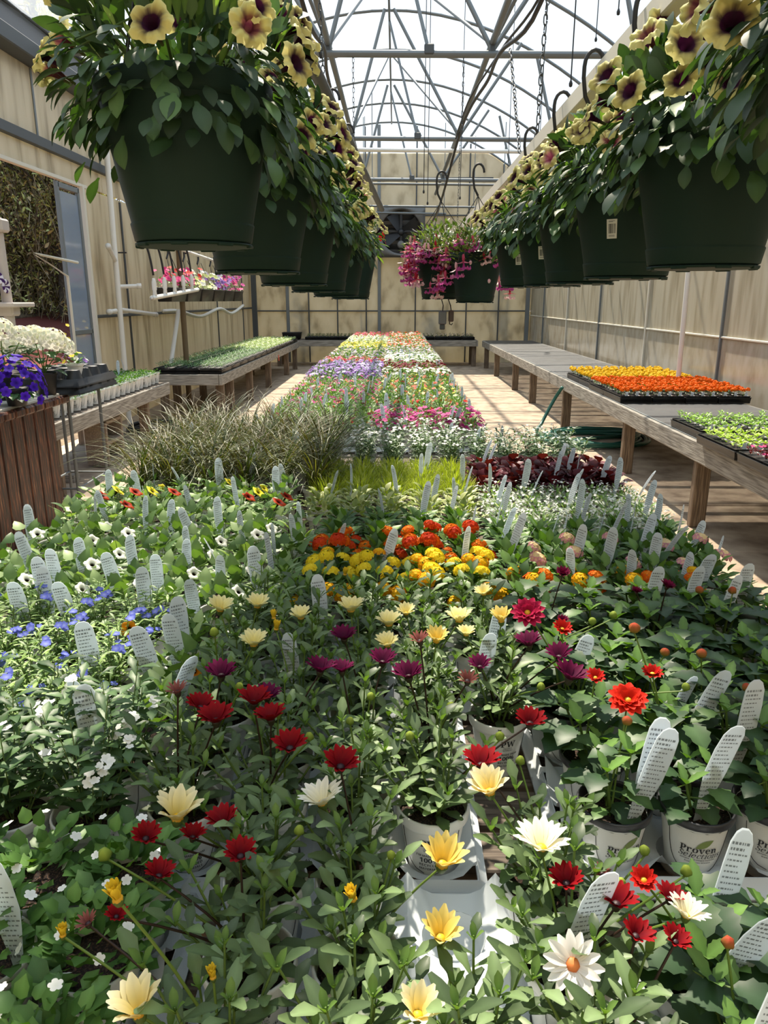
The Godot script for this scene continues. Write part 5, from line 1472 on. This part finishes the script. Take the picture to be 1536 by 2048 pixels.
func side_benches() -> void:
	flat_meshes()
	bench("bench", "long right bench with a metal mesh top and timber edge", 1.93, 3.05, 2.4, 17.0, 0.58, [2.9, 4.78, 6.36, 8.75, 10.95, 12.6, 14.95, 16.7], "mesh")
	bench("bench", "left bench of seedling flats with a timber edge", -2.95, -2.1, 9.1, 16.6, 0.58, [9.3, 9.85, 11.2, 12.9, 15.1, 16.4], "slat")
	bench("bench", "short left bench propped on a concrete block", -3.3, -2.5, 5.1, 8.3, 0.575, [5.5, 7.6], "slat")
	bench("bench", "far cross bench along the end wall", -2.7, 1.85, 17.05, 17.95, 0.58, [17.2, 17.8], "slat")
	bench("bench", "wide centre bench of slats under the nearest pots", -1.2, 1.02, 0.42, 4.18, 0.58, [0.7, 2.3, 3.9], "slat")
	bench("bench", "narrow centre bench running to the far end", -0.88, 0.58, 4.26, 16.0, 0.58, [4.6, 8.4, 12.2, 15.8], "slat")
	var rib := MB.new()
	rib.box(Vector3(0.006, 0.1, 0.04), Vector3.ZERO, 0.001)
	tag(part(fresh("ribbon"), rib.mesh(), M.ribbon, self, Transform3D(Basis(), P(-2.09, 0.45, 13.6))), "coral ribbon tied to the edge of the left flat bench", "ribbon")
	# right bench: marigolds, then green and mixed seedlings nearer
	lay("marigold", "marigold", 3, true, [2.09, 2.373, 2.656, 2.939], [6.78, 7.33], "orange marigold flat on right bench", "orange marigold flats")
	lay("marigold", "marigold_yellow", 3, true, [2.12, 2.403, 2.686, 2.9], [7.9, 8.45], "yellow marigold flat on right bench", "yellow marigold flats")
	lay("green", "pink", 0, true, [2.09, 2.373, 2.656], [5.0], "green seedling flat on right bench", "green seedling flats")
	lay("lime", "hot_pink", 0, true, [2.03, 2.313, 2.596], [4.38], "black flat of lime seedlings on right bench", "lime seedling flats")
	lay("maroon", "hot_pink", 1, true, [2.03, 2.313], [3.8], "maroon and pink seedling flat on right bench", "maroon seedling flats")
	# left bench
	lay("fine", "pink", 0, false, [-2.25, -2.535, -2.815], steps(9.45, 12.2, 0.555), "fine blue-green seedling flat on left bench", "fine seedling flats")
	lay("pale", "pink", 0, false, [-2.25, -2.535, -2.815], steps(12.77, 16.2, 0.555), "pale green seedling flat on left bench", "pale seedling flats")
	# far cross bench
	lay("dull", "pink", 0, false, steps(-1.9, -0.9, 0.285), [17.5], "dull green seedling flat on far bench", "far left seedling flats")
	lay("dull", "blush", 1, false, steps(0.75, 1.65, 0.285), [17.5], "brownish seedling flat on far bench", "far right seedling flats")
	lay("fine", "scarlet", 2, false, steps(-0.55, 0.4, 0.285), [17.4], "red bedding flat on middle of far bench", "far red flats")
	var bk := thing("crate", "black plastic crate standing on the far left bench end", "crate", P(-2.35, 0.585, 17.4))
	var cm := MB.new()
	for q in [[0.0, 0.004], [0.13, 0.004], [0.15, 0.15], [0.155, 0.155], [0.15, 0.16], [0.135, 0.02], [0.0, 0.02]]:
		for k in 5: cm.vert(Vector3([-1, 1, 1, -1, -1][k] * q[0] * 1.4, q[1], [1, 1, -1, -1, 1][k] * q[0]))
	cm.sheet(7, 5)
	part("box_body", cm.mesh(), M.pot_black, bk)
	# white pots on the short left bench
	block("bench_green", "potted_seedling", "green white-potted plant on short left bench", "white pots on the short left bench", [-3.0, -2.87, -2.74, -2.61], steps(5.4, 8.15, 0.13), 0.58, 0.12, Vector3.ZERO, 0.3)
	var cb := thing("cinder_block", "upright hollow concrete block under the short left bench", "concrete block", P(-2.66, 0.0, 6.72))
	for q in [[Vector3(0.2, 0.39, 0.035), Vector3(0, 0.21, -0.19)], [Vector3(0.2, 0.39, 0.035), Vector3(0, 0.21, 0.19)], [Vector3(0.2, 0.035, 0.35), Vector3(0, 0.03, 0)], [Vector3(0.2, 0.035, 0.35), Vector3(0, 0.215, 0)], [Vector3(0.2, 0.035, 0.35), Vector3(0, 0.4, 0)], [Vector3(0.012, 0.39, 0.36), Vector3(-0.09, 0.21, 0)]]:
		slab_part("web" if q[0].y < 0.1 else "shell", q[0], q[1], M.block, cb, 0.006)
	var bd := thing("board_end", "short timber offcut lying under the short left bench", "timber", P(-2.75, 0.03, 6.0))
	slab_part("timber", Vector3(0.22, 0.06, 0.12), Vector3.ZERO, M.wood_x, bd)
	# garden hose hanging from the bench and coiled on the floor
	var hp := []
	for k in 150:
		var t := k / 149.0
		var a := t * TAU * 6.0 + 0.6
		var R := 0.5 - 0.07 * sin(t * 9.0) - 0.04 * (k % 25) / 25.0
		hp.append(P(2.13 + R * cos(a) * 1.05 + 0.02 * sin(a * 3), 0.022 + 0.075 * t * (0.6 + 0.4 * sin(a * 2.0 + t * 9.0)), 7.85 + R * sin(a) * 0.95))
	var tail: Array = curve([P(1.9, 0.5, 8.55), P(1.82, 0.34, 8.6), P(1.68, 0.1, 8.5), P(1.58, 0.03, 8.2), P(1.72, 0.03, 7.75)], 8)
	var ho := rod(fresh("garden_hose"), tail + hp, 0.02, M.hose, self, 8)
	tag(ho, "green garden hose coiled on the floor under the right bench", "hose")
	var hp2 := []
	for k in 60:
		var a := k / 59.0 * TAU * 3.0
		hp2.append(P(-2.75 + (0.3 + 0.02 * sin(a * 2.3)) * cos(a), 0.02 + 0.001 * k, 8.5 + (0.34 + 0.02 * sin(a * 1.7)) * sin(a)))
	tag(rod(fresh("garden_hose"), hp2, 0.018, M.cable, self, 7), "dark hose coiled on the floor behind the concrete block", "hose")
	var rp := rod(fresh("support_post"), [P(2.85, 0.0, 7.6), P(2.83, 2.1, 7.62)], 0.024, M.pvc, self, 10)
	tag(rp, "thin white post standing behind the right bench flats", "post")

func left_side() -> void:
	# stained plank table with a cream top
	var cr := thing("plank_table", "dark stained plank-sided display table with cream top", "table", P(-2.7, 0.0, 3.65))
	var zs := steps(-1.15, 1.06, 0.135)
	for k in zs.size():
		slab_part("plank", Vector3(0.03, 0.8, 0.128), Vector3(0.48, 0.41 + rr(-0.004, 0.004), -zs[k]), M.wood_stained, cr, 0.006)
	for k in 7:
		slab_part("plank", Vector3(0.128, 0.8, 0.03), Vector3(0.4 - 0.135 * k, 0.41, -1.14), M.wood_stained, cr, 0.006)
	slab_part("top_board", Vector3(1.1, 0.03, 2.4), Vector3(0.0, 0.86, 0.0), M.paint_cream, cr, 0.004)
	for k in 10:
		slab_part("edge_log", Vector3(0.06, 0.05, 0.118), Vector3(0.555, 0.835, -1.13 + 0.12 * k), M.wood_stained, cr, 0.014)
	slab_part("fascia", Vector3(0.02, 0.055, 1.2), Vector3(0.56, 0.845, 0.6), M.paint_cream, cr)
	# steel stand with stacked black plug trays
	var sd := thing("tray_stand", "thin steel frame stand beside the plank table", "stand", P(-2.27, 0, 5.12))
	for q in [[0.13, -0.26], [0.13, 0.26], [-0.15, -0.26], [-0.15, 0.26]]:
		rod("leg", [Vector3(q[0], 0.005, q[1]), Vector3(q[0], 0.86, q[1])], 0.012, M.steel, sd)
	for h in [0.22, 0.84]:
		for q in [[[0.13, -0.26], [0.13, 0.26]], [[-0.15, -0.26], [-0.15, 0.26]], [[0.13, 0.26], [-0.15, 0.26]], [[0.13, -0.26], [-0.15, -0.26]]]:
			rod("rung", [Vector3(q[0][0], h, q[0][1]), Vector3(q[1][0], h, q[1][1])], 0.008, M.steel, sd)
	for k in 2:
		var pt := thing("plug_tray", "upturned black pot tray on the steel stand, %s of the stack" % ["bottom", "top"][k], "tray", P(-2.22, 0.865 + 0.045 * k, 5.1))
		var m := MB.new()
		var ring := [[0.0, 0.0], [0.006, 0.0], [0.0, 0.012], [-0.015, 0.05]]
		for q in ring:
			for e in 5: m.vert(Vector3([-1, 1, 1, -1, -1][e] * (0.2 + q[0]), q[1], [1, 1, -1, -1, 1][e] * (0.33 + q[0])))
		m.sheet(4, 5)
		part("rim", m.mesh(), M.pot_black, pt)
		var cups := MB.new()
		for a in 3:
			for b in 4:
				var o := Vector3((a - 1) * 0.125, 0, (b - 1.5) * 0.155)
				for q in [[0.066, 0.045], [0.06, 0.05], [0.046, 0.1], [0.04, 0.105], [0.0, 0.105]]:
					for e in 9:
						var g := TAU * (e + 0.5) / 8
						cups.vert(o + Vector3(q[0] * cos(g), q[1], -q[0] * sin(g)))
				cups.sheet(5, 9)
		part("upturned_cups", cups.mesh(), M.pot_black, pt)
	# flowers on and behind the plank table
	var hy := [["white mophead hydrangea at the left edge on the plank table", -2.5, 0.875, 4.1, 4, 0.4], ["white mophead hydrangea in the middle on the plank table", -2.32, 0.875, 4.45, 5, 0.38], ["white mophead hydrangea nearest the black trays on the plank table", -2.2, 0.875, 4.7, 5, 0.36]]
	for k in 3:
		var q: Array = hy[k]
		var o := thing("potted_hydrangea", q[0], "potted plant", P(q[1], q[2], q[3]), "white hydrangeas")
		var m := MB.new()
		m.lathe([[0.0, 0.0], [0.055, 0.0], [0.072, 0.12], [0.078, 0.122], [0.078, 0.14], [0.072, 0.14], [0.07, 0.125], [0.0, 0.125]], 24)
		part("pot", m.mesh(), M.pot_black, o)
		for j in 22:
			var f := j * 2.39996
			var d := Vector3(cos(f), rr(-0.1, 0.5), sin(f))
			part("leaf", pick(L.hydra), M.leaf, o, fr(Vector3(d.x * 0.05, 0.15 + 0.16 * j / 22.0, d.z * 0.05), d, Vector3.UP, rr(0.8, 1.15)))
		for j in q[4]:
			var f: float = j * 2.39996 + k
			var R := 0.05 + 0.05 * sqrt(j)
			var at := Vector3(cos(f) * R, q[5] - 0.02 * j + rr(-0.02, 0.03), sin(f) * R)
			part("flower_head", F.hydra, M.petal, o, upright(at, Vector3(cos(f) * 0.4, 1, sin(f) * 0.4), rr(1.05, 1.3)))
			part("stem", stalk(Vector3(0, 0.12, 0), at, 0.004, 0.003, lin("6f8a45")).mesh(), M.leaf, o)
	var pu := thing("potted_violet", "deep violet flowering plant at the corner of the plank table", "potted plant", P(-2.14, 0.875, 4.2))
	var pm := MB.new()
	pm.lathe([[0.0, 0.0], [0.05, 0.0], [0.065, 0.09], [0.07, 0.1], [0.0, 0.1]], 20)
	part("pot", pm.mesh(), M.pot_black, pu)
	for j in 44:
		var f := j * 2.39996
		var t := acos(1.0 - 1.25 * (j + 0.5) / 44)
		var d := Vector3(cos(f) * sin(t), cos(t), sin(f) * sin(t))
		part("flower", F.deep_violet, M.petal, pu, upright(Vector3(d.x * 0.16, 0.08 + d.y * 0.2, d.z * 0.16), d, rr(1.7, 2.2)))
	for j in 14:
		var f := j * 2.39996
		part("leaf", pick(L.hydra), M.leaf, pu, fr(Vector3(cos(f) * 0.05, 0.07, sin(f) * 0.05), Vector3(cos(f), rr(-0.3, 0.1), sin(f)), Vector3.UP, 0.8))
	var pa := thing("potted_pansy", "small yellow and purple flowered pot behind the hydrangeas", "potted plant", P(-2.12, 0.93, 4.98))
	make_pot(pa, "white", false)
	mound(pa, L.bacopa, 40, 0.08, 0.09, true, [F.yellow_disc, F.violet, F.white_disc], 14, 0.4, 1.1, "flower", true)
	# beige shelf post with collars, and a striped plant on its shelf
	var sp := thing("shelf_unit", "beige plastic shelving post at the left frame edge", "shelf", P(-2.5, 0.0, 4.95))
	for x in [0.0, -0.5]:
		var m := MB.new()
		m.lathe([[0.0, 0.0], [0.036, 0.0], [0.034, 1.0], [0.03, 1.95], [0.0, 1.95]], 16, Vector3(x, 0, 0))
		part("post", m.mesh(), M.shelf_beige, sp)
		for h in [1.39, 1.9]: slab_part("collar", Vector3(0.11, 0.08, 0.11), Vector3(x, h, 0), M.shelf_beige, sp, 0.012)
	slab_part("shelf_board", Vector3(0.7, 0.03, 0.3), Vector3(-0.25, 1.42, -0.02), M.shelf_beige, sp, 0.008)
	var sx := thing("striped_petunia", "purple and white striped petunia on the beige shelf", "potted plant", P(-2.6, 1.436, 4.88))
	var sm := MB.new()
	sm.lathe([[0.0, 0.0], [0.05, 0.0], [0.07, 0.09], [0.0, 0.09]], 18)
	part("pot", sm.mesh(), M.pot_black, sx)
	var striped := MB.new()
	for ring in 4:
		for s in 41:
			var a := TAU * s / 40
			striped.tint = lin("e6e0ea") if (s / 4) % 2 == 0 else lin("43265c")
			striped.vert(Vector3(cos(a), 0, sin(a)) * [0.004, 0.015, 0.03, 0.042][ring] + Vector3(0, [-0.03, 0.0, 0.006, 0.0][ring], 0))
	striped.sheet(4, 41)
	var smesh := striped.mesh()
	for j in 16:
		var f := j * 2.39996
		var t := acos(1.0 - 1.2 * (j + 0.5) / 16)
		var d := Vector3(cos(f) * sin(t), cos(t), sin(f) * sin(t))
		part("flower", smesh, M.petal, sx, upright(Vector3(d.x * 0.13, 0.1 + d.y * 0.14, d.z * 0.13), d + Vector3(0.2, 0, 0.3), rr(0.9, 1.1)))
	# pipes along the left wall
	var pv := thing("pvc_riser", "tall white plastic water pipe with stub branches by the left wall", "pipe")
	rod("riser", [P(-3.24, 0.0, 9.0), P(-3.26, 2.2, 9.1), P(-3.28, 3.25, 9.2)], 0.032, M.pvc, pv, 12)
	for q in [[[-3.26, 1.88, 9.1], [-3.2, 2.02, 8.75]], [[-3.26, 1.6, 9.1], [-3.05, 1.61, 9.2]], [[-3.26, 1.33, 8.95], [-3.26, 1.32, 8.75]], [[-3.26, 1.34, 9.1], [-3.1, 1.27, 9.9]]]:
		rod("branch", [P(q[0][0], q[0][1], q[0][2]), P(q[1][0], q[1][1], q[1][2])], 0.025, M.pvc, pv, 10)
		var e := P(q[1][0], q[1][1], q[1][2])
		var m := MB.new()
		m.lathe([[0.0, -0.02], [0.032, -0.02], [0.032, 0.03], [0.0, 0.03]], 10, e, fr(Vector3.ZERO, e - P(q[0][0], q[0][1], q[0][2]), Vector3.UP).basis)
		part("cap", m.mesh(), M.pvc, pv)
	slab_part("valve_handle", Vector3(0.1, 0.015, 0.02), P(-3.18, 1.98, 9.12), M.cable, pv)
	var wp := rod(fresh("wall_pipe"), curve([P(-3.2, 1.3, 10.6), P(-3.2, 1.29, 11.4), P(-3.2, 1.19, 12.6), P(-3.2, 1.3, 14.0), P(-3.2, 1.2, 15.0), P(-3.2, 1.34, 16.2)]), 0.028, M.pvc, self)
	tag(wp, "white plastic pipe sagging between brackets along the left wall", "pipe")
	var br := rod(fresh("prop_pipe"), [P(-2.98, 0.58, 9.97), P(-3.0, 1.31, 10.63)], 0.03, M.pvc, self)
	tag(br, "white pipe propped diagonally against the left wall", "pipe")
	var po := rod(fresh("support_post"), [P(-2.75, 0.0, 9.95), P(-2.75, 2.25, 9.95)], 0.035, plain("bamboo", "6d5b40", 0.7), self, 10)
	tag(po, "brown round post standing behind the left seedling flats", "post")
	var mf := thing("water_manifold", "white plastic manifold with dark hoses hanging near the left wall", "water manifold")
	rod("pipe", [P(-2.62, 1.47, 8.3), P(-2.58, 1.58, 10.1)], 0.025, M.pvc, mf, 10)
	for k in 5:
		var t := 0.06 + k * 0.2
		var a := P(-2.62, 1.47, 8.3).lerp(P(-2.58, 1.58, 10.1), t)
		var m := MB.new()
		m.lathe([[0.0, 0.0], [0.024, 0.0], [0.02, 0.05], [0.026, 0.06], [0.026, 0.14], [0.016, 0.17], [0.012, 0.18], [0.0, 0.18]], 12, a + Vector3(0, 0.02, 0))
		part("injector", m.mesh(), M.pvc, mf)
		rod("hose", curve([a + Vector3(0, 0.23, 0), a + Vector3(-0.02, 0.45, 0.03), a + Vector3(-0.08, 0.75, 0.1)], 4), 0.012, M.cable, mf)
	var ra := rod(fresh("planter_rail"), [P(-2.75, 2.1, 9.0), P(-2.75, 1.98, 13.4)], 0.022, M.pvc, self)
	tag(ra, "pale pipe rail carrying the hanging trough planters", "rail")
	for k in 6:
		var z := 9.5 + 0.72 * k
		var h := 1.43
		var o := thing("trough_planter", "hanging black trough planter of %s, %s along the left wall rail" % [["hot pink flowers", "pink and red flowers", "white and yellow flowers", "lilac and white flowers", "purple flowers", "deep pink flowers"][k], ordinal(k)], "planter", P(-2.75, h, z), "hanging troughs on the left")
		var m := MB.new()
		for q in [[0.0, 0.0], [0.08, 0.0], [0.11, 0.15], [0.118, 0.152], [0.118, 0.165], [0.105, 0.165], [0.1, 0.14], [0.0, 0.14]]:
			for e in 5: m.vert(Vector3([-1, 1, 1, -1, -1][e] * q[0], q[1], [1, 1, -1, -1, 1][e] * (q[0] * 1.2 + (0.2 if q[0] > 0 else 0.0))))
		m.sheet(8, 5)
		part("trough", m.mesh(), M.pot_black, o)
		var fs: Array = [[F.hot_pink, F.hot_pink], [F.hot_pink, F.scarlet], [F.white_disc, F.lemon], [F.lilac, F.white_disc, F.violet], [F.violet, F.magenta_disc], [F.hot_pink, F.pink]][k]
		var ls := []
		for j in 70: ls.append([pick(L.cali), fr(Vector3(rr(-0.12, 0.12), 0.15 + rr(0, 0.12), rr(-0.3, 0.3)), Vector3(rr(-1, 1), rr(0, 1), rr(-1, 1)), Vector3.UP, 1.3)])
		put(ls, "leaf", M.leaf, o, false)
		for j in 26:
			part("flower", pick(fs), M.petal, o, upright(Vector3(rr(-0.15, 0.17), 0.2 + rr(-0.02, 0.22), rr(-0.33, 0.33)), Vector3(rr(0, 1), 0.8, rr(0, 1)), rr(2.0, 2.7)))
		for s in [-0.25, 0.25]: rod("hanger_wire", [Vector3(0.1, 0.16, s), Vector3(0.0, 0.52, s * 0.4)], 0.004, M.cable, o, 5)
		rod("hook", [Vector3(0, 0.5, 0.1), Vector3(0, 0.56, 0.03), Vector3(0, 0.68 - 0.02 * k, 0.03), Vector3(0, 0.68 - 0.02 * k, -0.03), Vector3(0, 0.6, -0.05)], 0.012, M.cable, o, 6)
	# the sliding door half across the opening
	var dr := thing("door_1", "blue-grey translucent sliding door in a metal frame at the wide opening", "door", P(XL + 0.05, 0, 8.15), "", "structure")
	slab_part("pane", Vector3(0.006, 2.4, 0.46), Vector3(0, 1.3, 0), M.door_pane, dr, 0.001)
	for z in [-0.25, 0.25]: slab_part("frame", Vector3(0.035, 2.56, 0.045), Vector3(0, 1.3, z), M.steel, dr)
	for h in [0.06, 1.12, 2.55]: slab_part("frame", Vector3(0.035, 0.05, 0.5), Vector3(0, h, 0), M.steel, dr)
	slab_part("jamb", Vector3(0.06, 2.62, 0.05), Vector3(-0.01, 1.31, -0.39), M.paint_cream, dr)
	var fp := thing("bent_pole", "thin pale bent metal pole standing in the wide opening", "pole")
	rod("pole", [P(-3.0, 0.0, 7.1), P(-3.02, 1.66, 7.15), P(-3.0, 1.82, 6.5), P(-3.0, 1.79, 7.36)], 0.013, M.paint_cream, fp)

# ---- outdoors, seen through the opening
func outdoors() -> void:
	var mb := MB.new()
	for q in [[-5.6, -0.12], [-6.2, 0.35], [-7.4, 0.85], [-8.8, 1.12]]:
		for k in 15: mb.vert(P(q[0] + 0.12 * sin(k * 2.3), q[1] + 0.05 * sin(k * 1.7), 2.0 + 2.2 * k))
	mb.sheet(4, 15)
	tag(part("mulch_bed", mb.mesh(), M.mulch, self), "bank of red-brown mulch outside the wide opening", "mulch bed", "", "structure")
	var wf := MB.new()
	wf.box(Vector3(40, 1.6, 60), P(-28.6, 0.32, 26), 0.05)
	tag(part("woodland_ground", wf.mesh(), M.earth, self), "brown woodland ground above the mulch bank", "ground", "", "structure")
	var twig := [leaf(0.11, 0.045, lin("c0ab82"), OVATE, 0.6), leaf(0.1, 0.04, lin("c4c67e"), OVATE, 0.6), leaf(0.12, 0.04, lin("a8906c"), OVATE, 0.6), leaf(0.09, 0.04, lin("d2d690"), OVATE, 0.6)]
	var protos := []
	for v in 4:
		var o := Node3D.new()
		var m := MB.new()
		var hgt := rr(8.0, 11.0)
		m.tube(curve([Vector3.ZERO, Vector3(rr(-0.2, 0.2), hgt * 0.4, rr(-0.2, 0.2)), Vector3(rr(-0.5, 0.5), hgt, rr(-0.5, 0.5))], 4), [0.16, 0.15, 0.14, 0.13, 0.12, 0.1, 0.08, 0.06, 0.03], 8)
		part("trunk", m.mesh(), M.bark, o)
		var br := MB.new()
		var lv := Bunch.new()
		for k in 34:
			var h := rr(0.8, hgt * 0.95)
			var f := rr(0, TAU)
			var ln := rr(0.8, 2.0) * (1.15 - h / hgt)
			var a := Vector3(0, h, 0)
			var b := a + Vector3(cos(f) * ln, rr(0.2, 0.9) * ln, sin(f) * ln)
			var mid := a.lerp(b, 0.55) + Vector3(rr(-0.15, 0.15), rr(-0.1, 0.2), rr(-0.15, 0.15))
			br.tube([a, mid, b], [0.035, 0.022, 0.008], 5)
			for j in 34:
				var t := rr(0.2, 1.0)
				var q: Vector3 = a.lerp(mid, t * 2.0) if t < 0.5 else mid.lerp(b, t * 2.0 - 1.0)
				q += Vector3(rr(-0.3, 0.3), rr(-0.3, 0.3), rr(-0.3, 0.3))
				lv.add(pick(twig), fr(q, Vector3(rr(-1, 1), rr(-0.6, 1), rr(-1, 1)), Vector3(rr(-1, 1), 1, rr(-1, 1)), rr(0.7, 1.6)))
		part("branches", br.mesh(), M.bark, o)
		stuff(part("foliage", lv.mesh(), M.leaf, o))
		protos.append(o)
	var spots := []
	for k in 22:
		var d := 17.5 + k * 1.05
		spots.append([-d * rr(0.40, 0.60), d, 1.1])
	for k in 6: spots.append([-4.2 + 1.6 * k, 19.5 + rr(0, 0.5), -0.15])
	for k in spots.size():
		copy_of(protos[k % 4], "tree", ("thin twiggy tree in the woods, %s nearest beyond the wide opening" % ordinal(k) if k < 22 else "tree behind the translucent end wall, %s from the left" % ordinal(k - 22)), "tree", P(spots[k][0], spots[k][2], spots[k][1]), rr(0, TAU), "trees beyond the opening" if k < 22 else "trees behind the end wall", rr(0.8, 1.1) if k < 22 else 0.42)
	# the tangle of bare twigs between the trunks
	var tb := MB.new()
	var tl := Bunch.new()
	for k in 22:
		tb.tint = [lin("76664f"), lin("96856c"), lin("564839"), lin("ab9c80")][k % 4]
		var a := Vector3(rr(-0.5, 0.5), rr(-0.5, 0.3), rr(-0.5, 0.5))
		var b := a + Vector3(rr(-0.4, 0.4), rr(0.3, 1.1), rr(-0.4, 0.4))
		tb.tube([a, a.lerp(b, 0.5) + Vector3(rr(-0.08, 0.08), 0, rr(-0.08, 0.08)), b], [0.009, 0.007, 0.004], 4, false)
		for j in 9: tl.add(pick(twig), fr(a.lerp(b, rr(0.3, 1.0)), Vector3(rr(-1, 1), rr(-0.4, 1), rr(-1, 1)), Vector3(rr(-1, 1), 1, rr(-1, 1)), rr(0.6, 1.2)))
	tl.add(tb.mesh(), Transform3D())
	var mm := MultiMesh.new()
	mm.transform_format = MultiMesh.TRANSFORM_3D
	mm.mesh = tl.mesh()
	mm.instance_count = 1700
	for k in 1700:
		var d := rr(18.0, 36.0)
		mm.set_instance_transform(k, Transform3D(Basis(Vector3.UP, rr(0, TAU)).scaled(Vector3.ONE * rr(0.8, 1.5)), P(-d * rr(0.38, 0.62), 1.3 + 6.5 * pow(rng.randf(), 1.3) * d / 22.0, d)))
	var mi := MultiMeshInstance3D.new()
	mi.name = "thicket"
	mi.multimesh = mm
	mi.material_override = M.leaf
	add_child(mi)
	tag(mi, "tangle of bare brown twigs filling the woods outside", "thicket", "", "stuff")
	for q in [[-6.1, 14.4], [-6.2, 15.6], [-6.3, 16.8]]:
		var k: int = names.get("daffodil_clump", 0)
		var o := thing("daffodil_clump", "clump of yellow flowers outside the sliding door, %s from the camera" % ["nearest", "second", "farthest"][k], "flower clump", P(q[0], 0.32, q[1]), "yellow flowers outside")
		var ls := []
		for j in 40:
			var f := rr(0, TAU)
			ls.append([pick(L.grass), fr(Vector3(rr(-0.25, 0.25), 0, rr(-0.25, 0.25)), Vector3(cos(f) * 0.3, 1, sin(f) * 0.3), Vector3(-cos(f), 0.3, -sin(f)), rr(1.5, 2.4))])
		put(ls, "leaf", M.leaf, o, false)
		for j in 14: part("flower", F.yellow_disc, M.petal, o, upright(Vector3(rr(-0.3, 0.3), rr(0.4, 0.75), rr(-0.3, 0.3)), Vector3(0.6, 0.8, 0.5), rr(1.8, 2.6)))

func _ready() -> void:
	# camera
	var cam := Camera3D.new()
	cam.name = "camera"
	cam.fov = 2.0 * rad_to_deg(atan(1024.0 / 1490.0))
	cam.position = Vector3(0, 1.45, 0)
	cam.rotation = Vector3(-atan(424.0 / 1490.0), 22.0 / 1490.0, 0)
	cam.near = 0.02
	cam.far = 200.0
	add_child(cam)
	# sky, sun, exposure
	var sky := ProceduralSkyMaterial.new()
	sky.sky_top_color = Color(0.70, 0.83, 0.96)
	sky.sky_horizon_color = Color(0.88, 0.93, 0.97)
	sky.sky_curve = 0.25
	sky.ground_horizon_color = Color(0.6, 0.57, 0.52)
	sky.ground_bottom_color = Color(0.35, 0.31, 0.26)
	sky.energy_multiplier = 0.7
	var env := Environment.new()
	env.background_mode = Environment.BG_SKY
	env.sky = Sky.new()
	env.sky.sky_material = sky
	env.tonemap_mode = Environment.TONE_MAPPER_LINEAR
	env.tonemap_exposure = 1.6
	env.sdfgi_enabled = true
	env.ssao_enabled = true
	env.ssil_enabled = true
	var we := WorldEnvironment.new()
	we.name = "sky"
	we.environment = env
	add_child(we)
	var sun := DirectionalLight3D.new()
	sun.name = "sun"
	sun.rotation_degrees = Vector3(-56, 180 + 12, 0)
	sun.light_color = Color(1.0, 0.95, 0.87)
	sun.light_energy = 3.1
	sun.light_angular_distance = 1.2
	sun.shadow_enabled = true
	sun.sky_mode = DirectionalLight3D.SKY_MODE_LIGHT_ONLY
	add_child(sun)
	rng.seed = 20240417
	materials()
	building()
	kinds()
	pots()
	make_tags()
	species()
	side_benches()
	centre_plants()
	baskets()
	blooms()
	clear_tags()
	left_side()
	end_wall_things()
	hanging_lines()
	outdoors()
	for k in SP:
		for o in SP[k]: o.free()
	for k in flat_protos: flat_protos[k].free()
